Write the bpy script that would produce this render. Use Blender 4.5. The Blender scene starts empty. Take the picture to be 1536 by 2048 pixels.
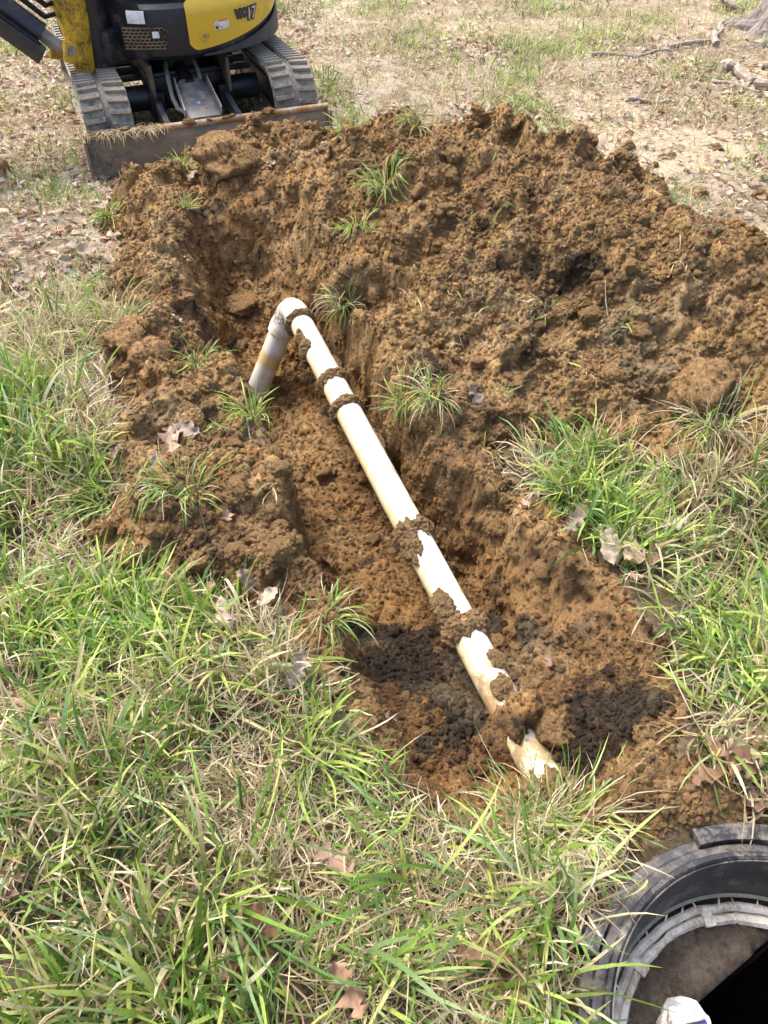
import bpy, bmesh, math, random
import numpy as np
from mathutils import Vector, Matrix, noise as mnoise

random.seed(7)
rng = np.random.default_rng(11)
S = bpy.context.scene
C = S.collection
R_ = math.radians

# ---------------------------------------------------------------- camera, sky, sun, exposure
cam_d = bpy.data.cameras.new('camera')
cam = bpy.data.objects.new('camera', cam_d); C.objects.link(cam)
cam.location = (0, 0, 1.5); cam.rotation_euler = (R_(45), 0, 0)
cam_d.sensor_fit = 'VERTICAL'; cam_d.sensor_height = 24; cam_d.lens = 18.02
cam_d.clip_start = 0.02; cam_d.clip_end = 1000
S.camera = cam

SUN_EL, SUN_AZ = 60, -48            # azimuth measured from +Y, negative = to the left
w = bpy.data.worlds.new('World'); S.world = w; w.use_nodes = True
nt = w.node_tree; bg = nt.nodes['Background']
sky = nt.nodes.new('ShaderNodeTexSky'); sky.sky_type = 'NISHITA'; sky.sun_disc = False
sky.sun_elevation = R_(SUN_EL); sky.sun_rotation = R_(SUN_AZ)
sky.air_density = 1.0; sky.dust_density = 6.0; sky.ozone_density = 1.0
nt.links.new(sky.outputs[0], bg.inputs[0]); bg.inputs[1].default_value = 0.15
sl = bpy.data.lights.new('sun', 'SUN'); sl.energy = 1.5; sl.angle = R_(12); sl.color = (1, .965, .91)
sun = bpy.data.objects.new('sun', sl); C.objects.link(sun)
sd = Vector((math.sin(R_(SUN_AZ)) * math.cos(R_(SUN_EL)), math.cos(R_(SUN_AZ)) * math.cos(R_(SUN_EL)), math.sin(R_(SUN_EL))))
sun.rotation_euler = sd.to_track_quat('Z', 'Y').to_euler(); sun.location = sd * 30
vs = S.view_settings
vs.view_transform = 'Standard'; vs.look = 'None'; vs.gamma = 1; vs.use_curve_mapping = False; vs.exposure = 1.5
S.cycles.use_denoising = True
S.cycles.max_bounces = 6; S.cycles.diffuse_bounces = 3; S.cycles.transmission_bounces = 3
S.cycles.caustics_reflective = False; S.cycles.caustics_refractive = False

# ---------------------------------------------------------------- noise in numpy
TAB = rng.random(1 << 16).astype(np.float32)
def hsh(ix, iy, iz, s):
    k = (ix * 73856093) ^ (iy * 19349663) ^ (iz * 83492791) ^ (s * 2654435761 % (1 << 31))
    k = k ^ (k >> 13)
    return TAB[k & 65535]
def vn(P, sc, s=0):
    """value noise -1..1 at points P (n,3), feature size sc"""
    Q = np.asarray(P) / sc; I = np.floor(Q).astype(np.int64); F = Q - I
    F = F * F * F * (F * (F * 6 - 15) + 10)
    o = 0
    for dx in (0, 1):
        wx = F[:, 0] if dx else 1 - F[:, 0]
        for dy in (0, 1):
            wy = F[:, 1] if dy else 1 - F[:, 1]
            for dz in (0, 1):
                wz = F[:, 2] if dz else 1 - F[:, 2]
                o = o + wx * wy * wz * hsh(I[:, 0] + dx, I[:, 1] + dy, I[:, 2] + dz, s)
    return o * 2 - 1
def fbm(P, sc, oct=4, s=0, g=.5):
    o = 0; a = 1
    for k in range(oct):
        o = o + a * vn(P, sc, s + 17 * k); sc *= .49; a *= g
    return o
def worley(P, sc, s=0):
    """lump height 0..1 (1 at a cell's middle) and a random value per cell"""
    Q = np.asarray(P) / sc; I = np.floor(Q).astype(np.int64)
    f1 = np.full(len(Q), 9.0); cid = np.zeros(len(Q))
    for dx in (-1, 0, 1):
        for dy in (-1, 0, 1):
            for dz in (-1, 0, 1):
                cx, cy, cz = I[:, 0] + dx, I[:, 1] + dy, I[:, 2] + dz
                px = cx + hsh(cx, cy, cz, s + 1); py = cy + hsh(cx, cy, cz, s + 2); pz = cz + hsh(cx, cy, cz, s + 3)
                rad = .7 + .6 * hsh(cx, cy, cz, s + 4)
                d = ((Q[:, 0] - px) ** 2 + (Q[:, 1] - py) ** 2 + (Q[:, 2] - pz) ** 2) / rad
                m = d < f1; f1[m] = d[m]; cid[m] = hsh(cx[m], cy[m], cz[m], s + 5)
    return np.sqrt(np.clip(1 - f1, 0, 1)), cid
def sst(a, b, x):
    t = np.clip((x - a) / (b - a), 0, 1); return t * t * (3 - 2 * t)
def p3(x, y, z=0):
    return np.stack([x, y, np.broadcast_to(z, np.shape(x))], -1).astype(float)

# ---------------------------------------------------------------- mesh helpers
def mesh_np(name, V, F, col=None, smooth=True):
    V = np.asarray(V, np.float32); F = np.asarray(F, np.int32); k = F.shape[1]
    m = bpy.data.meshes.new(name)
    m.vertices.add(len(V)); m.vertices.foreach_set('co', V.ravel())
    m.loops.add(F.size); m.loops.foreach_set('vertex_index', F.ravel())
    m.polygons.add(len(F)); m.polygons.foreach_set('loop_start', np.arange(0, F.size, k, dtype=np.int32))
    if smooth: m.polygons.foreach_set('use_smooth', np.ones(len(F), bool))
    m.update(calc_edges=True)
    if col is not None:
        a = m.color_attributes.new('Col', 'FLOAT_COLOR', 'POINT')
        c4 = np.ones((len(V), 4), np.float32); c4[:, :3] = col
        a.data.foreach_set('color', c4.ravel())
    return m
def link(name, data, mat=None, parent=None):
    o = bpy.data.objects.new(name, data); C.objects.link(o)
    if mat and data is not None and len(data.materials) == 0: data.materials.append(mat)
    if parent: o.parent = parent
    return o
def tag(o, label, cat, group=None):
    o['label'] = label; o['category'] = cat
    if group: o['group'] = group
    return o
def thing(name, label, cat, loc=(0, 0, 0), rz=0, group=None):
    o = bpy.data.objects.new(name, None); C.objects.link(o); o.empty_display_size = .05
    o.location = loc; o.rotation_euler = (0, 0, rz)
    return tag(o, label, cat, group)
class MB:
    def __init__(s): s.b = bmesh.new()
    def _bev(s, geom, bev, seg=2):
        if bev > 0:
            ed = {e for v in geom for e in v.link_edges}
            bmesh.ops.bevel(s.b, geom=list(ed), offset=bev, segments=seg, profile=.6, affect='EDGES', clamp_overlap=True)
    def box(s, c, size, rot=None, bev=.004):
        M = Matrix.Translation(c) @ (rot.to_4x4() if rot else Matrix.Identity(4)) @ Matrix.Diagonal((*size, 1))
        g = bmesh.ops.create_cube(s.b, size=1, matrix=M)
        s._bev(g['verts'], bev); return s
    def bar(s, p0, p1, wx, wz, bev=.004, up=(0, 0, 1)):
        p0, p1 = Vector(p0), Vector(p1); d = p1 - p0; y = d.normalized(); x = y.cross(Vector(up)).normalized(); z = x.cross(y)
        M = Matrix((x, y, z)).transposed()
        return s.box((p0 + p1) / 2, (wx, d.length, wz), M, bev)
    def cyl(s, p0, p1, r0, r1=None, n=24, bev=0):
        r1 = r0 if r1 is None else r1
        p0, p1 = Vector(p0), Vector(p1); d = p1 - p0
        M = Matrix.Translation((p0 + p1) / 2) @ d.to_track_quat('Z', 'Y').to_matrix().to_4x4()
        g = bmesh.ops.create_cone(s.b, cap_ends=True, segments=n, radius1=r0, radius2=r1, depth=d.length, matrix=M)
        if bev: s._bev([v for v in g['verts']], 0)
        return s
    def tube(s, pts, r, n=10, caps=True):
        pts = [Vector(p) for p in pts]; rs = r if isinstance(r, (list, tuple)) else [r] * len(pts)
        rings = []; px = None
        for i, p in enumerate(pts):
            t = (pts[min(i + 1, len(pts) - 1)] - pts[max(i - 1, 0)]).normalized()
            if px is None: px = t.orthogonal().normalized()
            px = (px - t * px.dot(t)).normalized(); py = t.cross(px)
            rings.append([s.b.verts.new(p + (px * math.cos(a) + py * math.sin(a)) * rs[i]) for a in [2 * math.pi * k / n for k in range(n)]])
        for A, B in zip(rings, rings[1:]):
            for k in range(n): s.b.faces.new((A[k], A[(k + 1) % n], B[(k + 1) % n], B[k]))
        if caps: s.b.faces.new(rings[0][::-1]); s.b.faces.new(rings[-1])
        return s
    def lathe(s, prof, n=64, c=(0, 0), close=True, a0=0, a1=2 * math.pi, fn=None):
        full = abs(a1 - a0 - 2 * math.pi) < 1e-6; m = n if full else n + 1
        rings = []
        for k in range(m):
            a = a0 + (a1 - a0) * k / n
            ring = []
            for r, z in prof:
                p = Vector((c[0] + r * math.cos(a), c[1] + r * math.sin(a), z))
                if fn: p = fn(p)
                ring.append(s.b.verts.new(p))
            rings.append(ring)
        L = len(prof)
        for k in range(n):
            A, B = rings[k], rings[(k + 1) % m]
            for j in range(L if close else L - 1): s.b.faces.new((A[j], B[j], B[(j + 1) % L], A[(j + 1) % L]))
        if not full and close: s.b.faces.new(rings[0]); s.b.faces.new(rings[-1][::-1])
        return s
    def prism(s, poly, M, depth, bev=0):
        """poly in the local XY plane of M, extruded along its Z"""
        a = [s.b.verts.new(M @ Vector((x, y, 0))) for x, y in poly]
        b = [s.b.verts.new(M @ Vector((x, y, depth))) for x, y in poly]
        s.b.faces.new(a[::-1]); s.b.faces.new(b)
        for i in range(len(poly)): s.b.faces.new((a[i], a[(i + 1) % len(a)], b[(i + 1) % len(a)], b[i]))
        s._bev(a + b, bev); return s
    def mesh(s, name, smooth=True, ang=35):
        m = bpy.data.meshes.new(name); bmesh.ops.recalc_face_normals(s.b, faces=s.b.faces[:])
        s.b.to_mesh(m); s.b.free()
        if smooth:
            m.polygons.foreach_set('use_smooth', np.ones(len(m.polygons), bool))
            m.set_sharp_from_angle(angle=R_(ang))
        return m
    def build(s, name, mat, parent=None, ang=35): return link(name, s.mesh(name, True, ang), mat, parent)

# ---------------------------------------------------------------- materials
def newmat(name):
    m = bpy.data.materials.new(name); m.use_nodes = True
    return m, m.node_tree, m.node_tree.nodes['Principled BSDF']
def N(t, kind, **kw):
    n = t.nodes.new(kind)
    for k, v in kw.items():
        if k in n.inputs: n.inputs[k].default_value = v
        else: setattr(n, k, v)
    return n
def noise_tex(t, scale, detail=6, rough=.6, co='Object'):
    tc = N(t, 'ShaderNodeTexCoord'); n = N(t, 'ShaderNodeTexNoise', Scale=scale, Detail=detail, Roughness=rough)
    t.links.new(tc.outputs[co], n.inputs['Vector']); return n
def ramp(t, src, stops):
    r = N(t, 'ShaderNodeValToRGB'); e = r.color_ramp.elements
    while len(e) < len(stops): e.new(.5)
    for el, (p, c) in zip(e, stops):
        el.position = p; el.color = (*c, 1) if len(c) == 3 else c
    t.links.new(src, r.inputs[0]); return r
def mix(t, a, b, fac, mode='MIX'):
    m = N(t, 'ShaderNodeMix', data_type='RGBA', blend_type=mode)
    for i, v in ((0, fac), (6, a), (7, b)):
        if hasattr(v, 'is_linked') or hasattr(v, 'links'): t.links.new(v, m.inputs[i])
        else: m.inputs[i].default_value = v if not isinstance(v, tuple) else (*v, 1)
    return m.outputs[2]
def bump(t, b, src, strength, dist):
    n = N(t, 'ShaderNodeBump', Strength=strength, Distance=dist); t.links.new(src, n.inputs['Height']); t.links.new(n.outputs[0], b.inputs['Normal']); return n

def soil_mat(name, attr=True, base=(.2, .1, .035), fine=1.0, rand=False, k=1.0):
    m, t, b = newmat(name)
    n1 = noise_tex(t, 90 * k, 8, .7); n2 = noise_tex(t, 420 * k, 4, .7)
    if attr:
        a = N(t, 'ShaderNodeAttribute', attribute_name='Col').outputs['Color']
    else:
        a = ramp(t, noise_tex(t, 14 * (k if k < 1 else 1) * (1 if k == 1 else 4), 5).outputs[0], [(.3, tuple(.6 * c for c in base)), (.5, base), (.7, tuple(1.45 * c for c in base))]).outputs[0]
    if rand:
        oi = N(t, 'ShaderNodeObjectInfo'); a = mix(t, a, ramp(t, oi.outputs['Random'], [(0, (.8, .78, .76)), (1, (1.15, 1.12, 1.1))]).outputs[0], 1.0, 'MULTIPLY')
    v = ramp(t, n1.outputs[0], [(.32, (.55, .5, .46)), (.5, (1, 1, 1)), (.7, (1.35, 1.32, 1.25))])
    v2 = ramp(t, n2.outputs[0], [(.35, (.75, .75, .75)), (.65, (1.2, 1.2, 1.2))])
    o = mix(t, a, v.outputs[0], 1.0, 'MULTIPLY'); o = mix(t, o, v2.outputs[0], 1.0, 'MULTIPLY')
    t.links.new(o, b.inputs['Base Color']); b.inputs['Roughness'].default_value = .95; b.inputs['Specular IOR Level'].default_value = .15
    add = N(t, 'ShaderNodeMath', operation='ADD'); t.links.new(n1.outputs[0], add.inputs[0]); t.links.new(n2.outputs[0], add.inputs[1])
    bump(t, b, add.outputs[0], min(1, .95 * fine), .009)
    return m
M_ground = soil_mat('ground_soil_and_thatch')
M_crumb = soil_mat('crumbled_soil')
M_clod = soil_mat('clod_soil', False, (.33, .21, .10), 1.4, True, .09)
M_mud = soil_mat('stuck_mud', False, (.38, .255, .13), 1.2)

def leafy(name, transl=.35, rough=.5, rand=False):
    m = bpy.data.materials.new(name); m.use_nodes = True; t = m.node_tree; t.nodes.clear()
    out = N(t, 'ShaderNodeOutputMaterial'); a = N(t, 'ShaderNodeAttribute', attribute_name='Col').outputs['Color']
    n = noise_tex(t, 160, 3); v = ramp(t, n.outputs[0], [(.3, (.8, .8, .8)), (.7, (1.15, 1.15, 1.15))])
    a = mix(t, a, v.outputs[0], 1.0, 'MULTIPLY')
    if rand:
        oi = N(t, 'ShaderNodeObjectInfo'); a = mix(t, a, ramp(t, oi.outputs['Random'], [(0, (.62, .56, .54)), (.5, (1, .95, .92)), (1, (1.25, 1.2, 1.2))]).outputs[0], 1.0, 'MULTIPLY')
    d = N(t, 'ShaderNodeBsdfPrincipled', Roughness=rough); d.inputs['Specular IOR Level'].default_value = .35
    tr = N(t, 'ShaderNodeBsdfTranslucent'); ms = N(t, 'ShaderNodeMixShader'); ms.inputs[0].default_value = transl
    t.links.new(a, d.inputs['Base Color']); t.links.new(a, tr.inputs[0])
    t.links.new(d.outputs[0], ms.inputs[1]); t.links.new(tr.outputs[0], ms.inputs[2]); t.links.new(ms.outputs[0], out.inputs[0])
    return m
M_grass = leafy('grass_blades', .38, .45)
M_leaf = leafy('dry_leaf', .2, .7, True)
M_litter = leafy('dry_leaf_litter', .2, .7)

def painted(name, col, rough=.45, dirt=(.22, .15, .09), amount=.35, scale=9, metal=0, bumpy=.15):
    m, t, b = newmat(name)
    n = noise_tex(t, scale, 8, .68); n2 = noise_tex(t, scale * 9, 5, .7)
    ad = N(t, 'ShaderNodeMath', operation='MULTIPLY_ADD'); ad.inputs[1].default_value = .45
    t.links.new(n2.outputs[0], ad.inputs[0]); t.links.new(n.outputs[0], ad.inputs[2])
    hi = .96 - amount * .55
    r = ramp(t, ad.outputs[0], [(hi - .14, (0, 0, 0)), (hi + .08, (1, 1, 1))])
    t.links.new(mix(t, col, dirt, r.outputs[0]), b.inputs['Base Color'])
    rr = ramp(t, r.outputs[0], [(0, (rough,) * 3), (1, (.9,) * 3)]); t.links.new(rr.outputs[0], b.inputs['Roughness'])
    b.inputs['Metallic'].default_value = metal
    bump(t, b, ad.outputs[0], bumpy, .004)
    return m
M_black = painted('black_paint', (.010, .012, .018), .4, (.10, .08, .06), .14, 8)
M_yellow = painted('yellow_paint', (.66, .43, .035), .38, (.3, .19, .07), .12, 5)
M_yellow_d = painted('dirty_yellow_paint', (.68, .43, .03), .5, (.08, .05, .02), .26, 9)
M_trim = painted('dark_trim', (.026, .028, .04), .5, (.13, .105, .08), .12, 10)
M_rubber = painted('track_rubber', (.05, .053, .06), .75, (.27, .24, .19), .48, 7, 0, .3)
M_lug = painted('track_lug_rubber', (.10, .102, .105), .8, (.33, .28, .21), .5, 11, 0, .3)
M_steel = painted('worn_blade_steel', (.042, .042, .048), .55, (.22, .165, .11), .52, 8, .2, .3)
M_edge = painted('scraped_steel', (.42, .38, .33), .5, (.3, .17, .07), .5, 14, .3, .3)
M_plate = painted('blue_grey_steel', (.13, .15, .19), .4, (.36, .29, .2), .3, 14, .4, .3)
M_hose = painted('grey_hose', (.3, .29, .27), .6, (.2, .15, .1), .3)
M_sticker = painted('white_sticker', (.72, .72, .74), .5, (.35, .33, .3), .22, 30)
M_orange = painted('orange_sticker', (.75, .2, .06), .5, (.35, .3, .25), .2, 30)
M_ink = painted('dark_print', (.02, .02, .025), .5, (.08, .07, .06), .1)
M_silver = painted('silver_print', (.5, .48, .5), .4, (.3, .25, .2), .2, 30)
M_hole = painted('grille_dark', (.004, .004, .005), .8, (.02, .018, .015), .2)
M_grille = painted('grille_bars', (.05, .038, .025), .7, (.2, .13, .07), .5, 16)
M_seat = painted('black_vinyl', (.02, .02, .022), .55, (.06, .05, .04), .2)
M_plast = painted('riser_plastic', (.014, .015, .02), .42, (.2, .18, .155), .2, 16, 0, .25)
M_plast_d = painted('riser_flange_plastic', (.028, .029, .035), .45, (.15, .132, .11), .27, 30, 0, .4)
M_cream = painted('cream_sealant', (.74, .69, .60), .7, (.34, .27, .2), .28, 22, 0, .4)
M_green = painted('grey_green_gasket', (.17, .18, .14), .6, (.3, .26, .2), .4, 22)
M_conc = soil_mat('muddy_concrete', False, (.14, .112, .088), 1.0); M_conc.node_tree.nodes['Principled BSDF'].inputs['Roughness'].default_value = .5
M_wht = painted('white_foam', (.6, .6, .6), .8, (.3, .25, .2), .35, 20)
M_blue = painted('blue_tape', (.02, .08, .3), .5, (.3, .25, .2), .2, 30)
M_sludge = painted('tank_dark', (.004, .004, .004), .6, (.01, .009, .008), .3)

def pipe_mat():
    m, t, b = newmat('muddy_white_pvc')
    tc = N(t, 'ShaderNodeTexCoord')
    n = noise_tex(t, 22, 8, .72); n2 = noise_tex(t, 130, 5, .7)
    st = N(t, 'ShaderNodeTexNoise', Scale=7, Detail=6, Roughness=.6)
    mp = N(t, 'ShaderNodeMapping'); mp.inputs['Scale'].default_value = (3.5, 3.5, .7)
    t.links.new(tc.outputs['Object'], mp.inputs[0]); t.links.new(mp.outputs[0], st.inputs['Vector'])
    ad = N(t, 'ShaderNodeMath', operation='MULTIPLY_ADD'); ad.inputs[1].default_value = .3
    t.links.new(n2.outputs[0], ad.inputs[0]); t.links.new(n.outputs[0], ad.inputs[2])
    at = N(t, 'ShaderNodeAttribute', attribute_name='Col')      # r: mud amount, g: yellow stain
    sp = N(t, 'ShaderNodeSeparateColor'); t.links.new(at.outputs['Color'], sp.inputs[0])
    thr = N(t, 'ShaderNodeMath', operation='ADD'); t.links.new(ad.outputs[0], thr.inputs[0]); t.links.new(sp.outputs[0], thr.inputs[1])
    r = ramp(t, thr.outputs[0], [(.84, (0, 0, 0)), (.98, (1, 1, 1))])
    ys = N(t, 'ShaderNodeMath', operation='MULTIPLY'); t.links.new(sp.outputs[1], ys.inputs[0]); t.links.new(st.outputs[0], ys.inputs[1])
    c = mix(t, ramp(t, n.outputs[0], [(.36, (.50, .42, .28)), (.45, (.68, .64, .55)), (.6, (.74, .72, .67))]).outputs[0], (.62, .47, .22), ramp(t, ys.outputs[0], [(.12, (0, 0, 0)), (.5, (1, 1, 1))]).outputs[0])
    bk = N(t, 'ShaderNodeMath', operation='MULTIPLY'); t.links.new(sp.outputs[2], bk.inputs[0]); t.links.new(n2.outputs[0], bk.inputs[1])
    c = mix(t, c, (.03, .032, .035), ramp(t, bk.outputs[0], [(.47, (0, 0, 0)), (.55, (.85, .85, .85))]).outputs[0])
    md = ramp(t, n2.outputs[0], [(.3, (.22, .14, .065)), (.7, (.42, .29, .15))])
    c = mix(t, c, md.outputs[0], r.outputs[0])
    t.links.new(c, b.inputs['Base Color']); b.inputs['Roughness'].default_value = .4
    bump(t, b, r.outputs[0], .35, .004)
    return m
M_pipe = pipe_mat()

# ---------------------------------------------------------------- ground: lawn, trench, spoil heap in one sheet
def axis(parts):
    o = []
    for a, b, st in parts: o.append(np.arange(a, b - 1e-9, st))
    return np.concatenate(o)
GX = np.concatenate([[-300, -120, -60, -30, -18, -12, -9, -7], axis([(-6, -2.2, .08), (-2.2, -1.35, .025), (-1.35, 1.75, .0066), (1.75, 2.6, .025), (2.6, 6, .08)]), [6, 7, 9, 12, 18, 30, 60, 120, 300]])
GY = np.concatenate([[-300, -120, -60, -30, -15, -8, -4, -2, -1.4], axis([(-1, -.14, .03), (-.14, .48, .0085), (.48, 2.2, .0054), (2.2, 4.15, .0092), (4.15, 9, .055)]), [9, 9.5, 10.5, 12, 15, 20, 30, 60, 120, 300]])
XX, YY = np.meshgrid(GX, GY)
shp = XX.shape; X = XX.ravel(); Y = YY.ravel(); nV = len(X)

SOIL = np.array([(-1.32, 3.62), (-1.22, 3.3), (-1.2, 3.16), (-1.03, 2.9), (-1.06, 2.65), (-.86, 2.43), (-.92, 2.2), (-.80, 1.83), (-.73, 1.6), (-.82, 1.46), (-.66, 1.26), (-.44, 1.2), (-.25, 1.15),
    (-.19, .97), (-.09, .82), (.02, .70), (.18, .63), (.34, .62), (.44, .63), (.52, .6), (.66, .6), (.75, .63), (.74, .7), (.6, .76), (.6, .86), (.67, .95), (.72, 1.06), (.65, 1.17), (.57, 1.3), (.47, 1.45),
    (.36, 1.62), (.4, 1.74), (.6, 1.72), (.7, 1.64), (.86, 1.54), (1.0, 1.53), (1.3, 1.42), (1.8, 1.35), (2.5, 1.4), (2.7, 2.2), (2.1, 2.6), (1.55, 2.75), (1.35, 3.05), (1.18, 3.35), (.95, 3.55), (.5, 3.78), (.1, 3.8),
    (-.1, 4.02), (-.3, 4.2), (-.8, 4.05), (-1.1, 3.9)])
def sdf(x, y, P):
    """signed distance to polygon P, positive inside"""
    d = np.full(len(x), 1e9); ins = np.zeros(len(x), bool)
    for i in range(len(P)):
        ax, ay = P[i]; bx, by = P[(i + 1) % len(P)]
        ex, ey = bx - ax, by - ay; wx, wy = x - ax, y - ay
        t = np.clip((wx * ex + wy * ey) / (ex * ex + ey * ey), 0, 1)
        d = np.minimum(d, (wx - ex * t) ** 2 + (wy - ey * t) ** 2)
        c = ((ay > y) != (by > y)) & (x < (bx - ax) * (y - ay) / (by - ay + 1e-12) + ax)
        ins ^= c
    d = np.sqrt(d); return np.where(ins, d, -d)
wob = p3(X, Y)
d_soil = np.full(nV, -5.0)
near = (X > -2.6) & (X < 4) & (Y > -.5) & (Y < 5.5)
d_soil[near] = sdf(X[near], Y[near], SOIL)
d_soil[near] += .045 * fbm(wob[near], .22, 4, 3)
is_soil = sst(-.012, .02, d_soil)

RIDGE = np.array([(-.15, 3.3, .24, .75, .42), (.1, 3.24, .45, 1.15, .5), (.45, 3.14, .57, 1.4, .52), (.72, 2.88, .54, 1.22, .5), (.95, 2.5, .47, 1.0, .48), (1.15, 2.15, .43, .78, .5), (1.5, 1.95, .37, .66, .5), (2.2, 1.95, .33, .5, .5)])
def ridge_h(x, y):
    best = np.full(len(x), 9.0); hh = np.zeros(len(x))
    for i in range(len(RIDGE) - 1):
        a, b = RIDGE[i], RIDGE[i + 1]; ex, ey = b[0] - a[0], b[1] - a[1]
        t = np.clip(((x - a[0]) * ex + (y - a[1]) * ey) / (ex * ex + ey * ey), 0, 1)
        dx, dy = x - a[0] - ex * t, y - a[1] - ey * t; d = np.hypot(dx, dy)
        side = ex * dy - ey * dx                       # >0 = far side
        wn = a[3] + (b[3] - a[3]) * t; wf = a[4] + (b[4] - a[4]) * t
        ww = np.where(side > 0, wf, wn)
        q = d / ww; H = a[2] + (b[2] - a[2]) * t
        h = H * np.where(q < 1, 1 - q * (1.12 - .12 * q) + .04 * np.sin(q * 9), 0)
        h = np.clip(h, 0, 1) * sst(1.0, .86, q)
        hh = np.maximum(hh, h)
    return hh
def bumps(x, y, L):
    o = np.zeros(len(x))
    for cx, cy, r, h in L:
        q = ((x - cx) ** 2 + (y - cy) ** 2) / r ** 2
        o = o + h * np.exp(-q * 1.3)
    return o
Z = np.zeros(nV)
Z += .02 * fbm(wob, .9, 3, 41) * np.where(Y < 9, 1, .2)
Z[near] += np.maximum(0, .02 * vn(wob[near], .16, 52)) * (1 - is_soil[near])
n_ = near
lump = fbm(wob[n_], .35, 5, 9)
mound = ridge_h(X[n_] + .05 * vn(wob[n_], .3, 5), Y[n_] + .06 * vn(wob[n_], .28, 6))
rdg = 1 - np.abs(fbm(wob[n_] + .05 * vn(wob[n_], .1, 3)[:, None], .26, 4, 19))
mound = mound * (1 + .14 * lump) + sst(.02, .15, mound) * (.075 * (rdg - .72) + .02 * vn(wob[n_], .09, 29))
ins = sst(-.01, .16, d_soil[n_])
berm = (.03 + .045 * sst(.4, -.1, X[n_])) * ins * (1 + .9 * fbm(wob[n_], .17, 3, 21))
berm = berm + bumps(X[n_], Y[n_], [(-.66, 3.62, .2, .17), (-.98, 3.5, .22, .09), (-.38, 3.72, .22, .12), (-.05, 3.55, .25, .04), (-.62, 3.2, .2, .06), (-.78, 2.3, .14, .07), (-.62, 1.75, .2, .06), (-.6, 1.4, .13, .05), (-.85, 3.1, .18, .05), (.62, .65, .1, .03)])
surf = Z[n_] + np.maximum(berm, 0) * (1 - .5 * sst(0, .1, mound)) + mound
# the trench, cut along Y
TY = [.56, .68, .85, 1.0, 1.15, 1.3, 1.5, 1.75, 2.0, 2.2, 2.45, 2.8, 3.1, 3.35]
TL = [.14, .03, -.06, -.08, -.13, -.20, -.27, -.36, -.47, -.58, -.68, -.79, -.86, -.92]
TR = [.42, .50, .57, .66, .57, .49, .36, .13, .03, -.06, -.15, -.24, -.31, -.37]
TF = [-.05, -.2, -.22, -.25, -.30, -.33, -.35, -.36, -.36, -.36, -.36, -.30, -.16, .0]
SLf = [.1, .14, .15, .12, .09, .08, .075, .075, .08, .10, .13, .17, .2, .25]
SRt = [.08, .14, .24, .34, .26, .19, .13, .08, .065, .065, .075, .15, .22, .22]
ip = lambda A: np.interp(Y[n_], TY, A)
xo = X[n_] + .03 * fbm(wob[n_], .2, 3, 77)
ql = (xo - ip(TL)) / ip(SLf); qr = (ip(TR) - xo) / ip(SRt)
q = np.minimum(ql, qr); q = np.where((Y[n_] > .56) & (Y[n_] < 3.4), q, -1)
floor = ip(TF) + bumps(X[n_], Y[n_], [(.31, .935, .075, .14), (.36, .97, .1, .08), (.12, 1.02, .12, .05), (.45, 1.0, .1, .04), (-.05, 1.45, .1, .03), (-.38, 2.7, .12, .06), (-.48, 2.42, .13, -.13), (-.5, 2.98, .1, .04), (.5, .92, .08, .05)]) + .02 * lump
prof = np.where(ql < qr, sst(-.06, 1.02, q), np.clip(q, 0, 1) ** .8)
endf = sst(.56, .74, Y[n_]) * sst(3.4, 3.1, Y[n_])
surf2 = surf + (np.minimum(floor, surf) - surf) * prof * endf
Z[n_] = surf2
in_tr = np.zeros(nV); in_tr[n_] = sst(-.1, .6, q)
# crumbly relief, pushed out along the surface normal so that it also roughens the trench walls
Zg = Z.reshape(shp)
dzy, dzx = np.gradient(Zg, GY, GX)
Nn = np.stack([-dzx.ravel(), -dzy.ravel(), np.ones(nV)], -1); Nn /= np.linalg.norm(Nn, axis=1)[:, None]
Pt = np.stack([X, Y, Z], -1)
sm = np.where(is_soil > .01)[0]
Ps = Pt[sm]; Pw = Ps + .012 * np.stack([vn(Ps, .05, 1), vn(Ps, .05, 2), vn(Ps, .05, 3)], -1)
w1, c1 = worley(Pw, .085, 100); w2, c2 = worley(Pw, .036, 200); w3, c3 = worley(Pw, .017, 300)
rough = .8 + .35 * sst(-.35, .35, fbm(Ps, .4, 3, 60))          # smoother, bucket-smeared areas between crumbly ones
steep = sst(.35, .9, np.hypot(dzx, dzy).ravel()[sm])
pits = np.minimum(0, fbm(Ps, .12, 3, 66) + .25)
disp = rough * (.016 * (w1 - .5) * sst(.5, .8, c1) + .014 * (w2 - .5) * (.3 + c2) + .009 * (w3 - .5) * (.4 + c3)) * (1 - .72 * steep) + .009 * fbm(Ps, .035, 3, 61, .65) + .01 * fbm(Ps, .2, 2, 62) + .05 * pits * (1 - .6 * in_tr[sm])
disp += steep * (.007 * fbm(Ps, .045, 3, 71) + .009 * vn(Ps * np.array([1, .22, 1]), .028, 72))
Pt[sm] += Nn[sm] * (disp * is_soil[sm])[:, None]
gm = np.where((is_soil <= .01) & near)[0]
Pt[gm, 2] += .006 * fbm(Pt[gm], .05, 3, 81)
# the pit inside the tank riser
RC = np.array([.69, .24])
rd = np.hypot(X - RC[0], Y - RC[1])
Pt[rd < .347, 2] = -1.5
ring = (rd >= .347) & (rd < .45)
Pt[ring, 2] = Pt[ring, 2] * sst(.36, .45, rd[ring]) - .012 * (1 - sst(.36, .45, rd[ring]))

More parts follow.
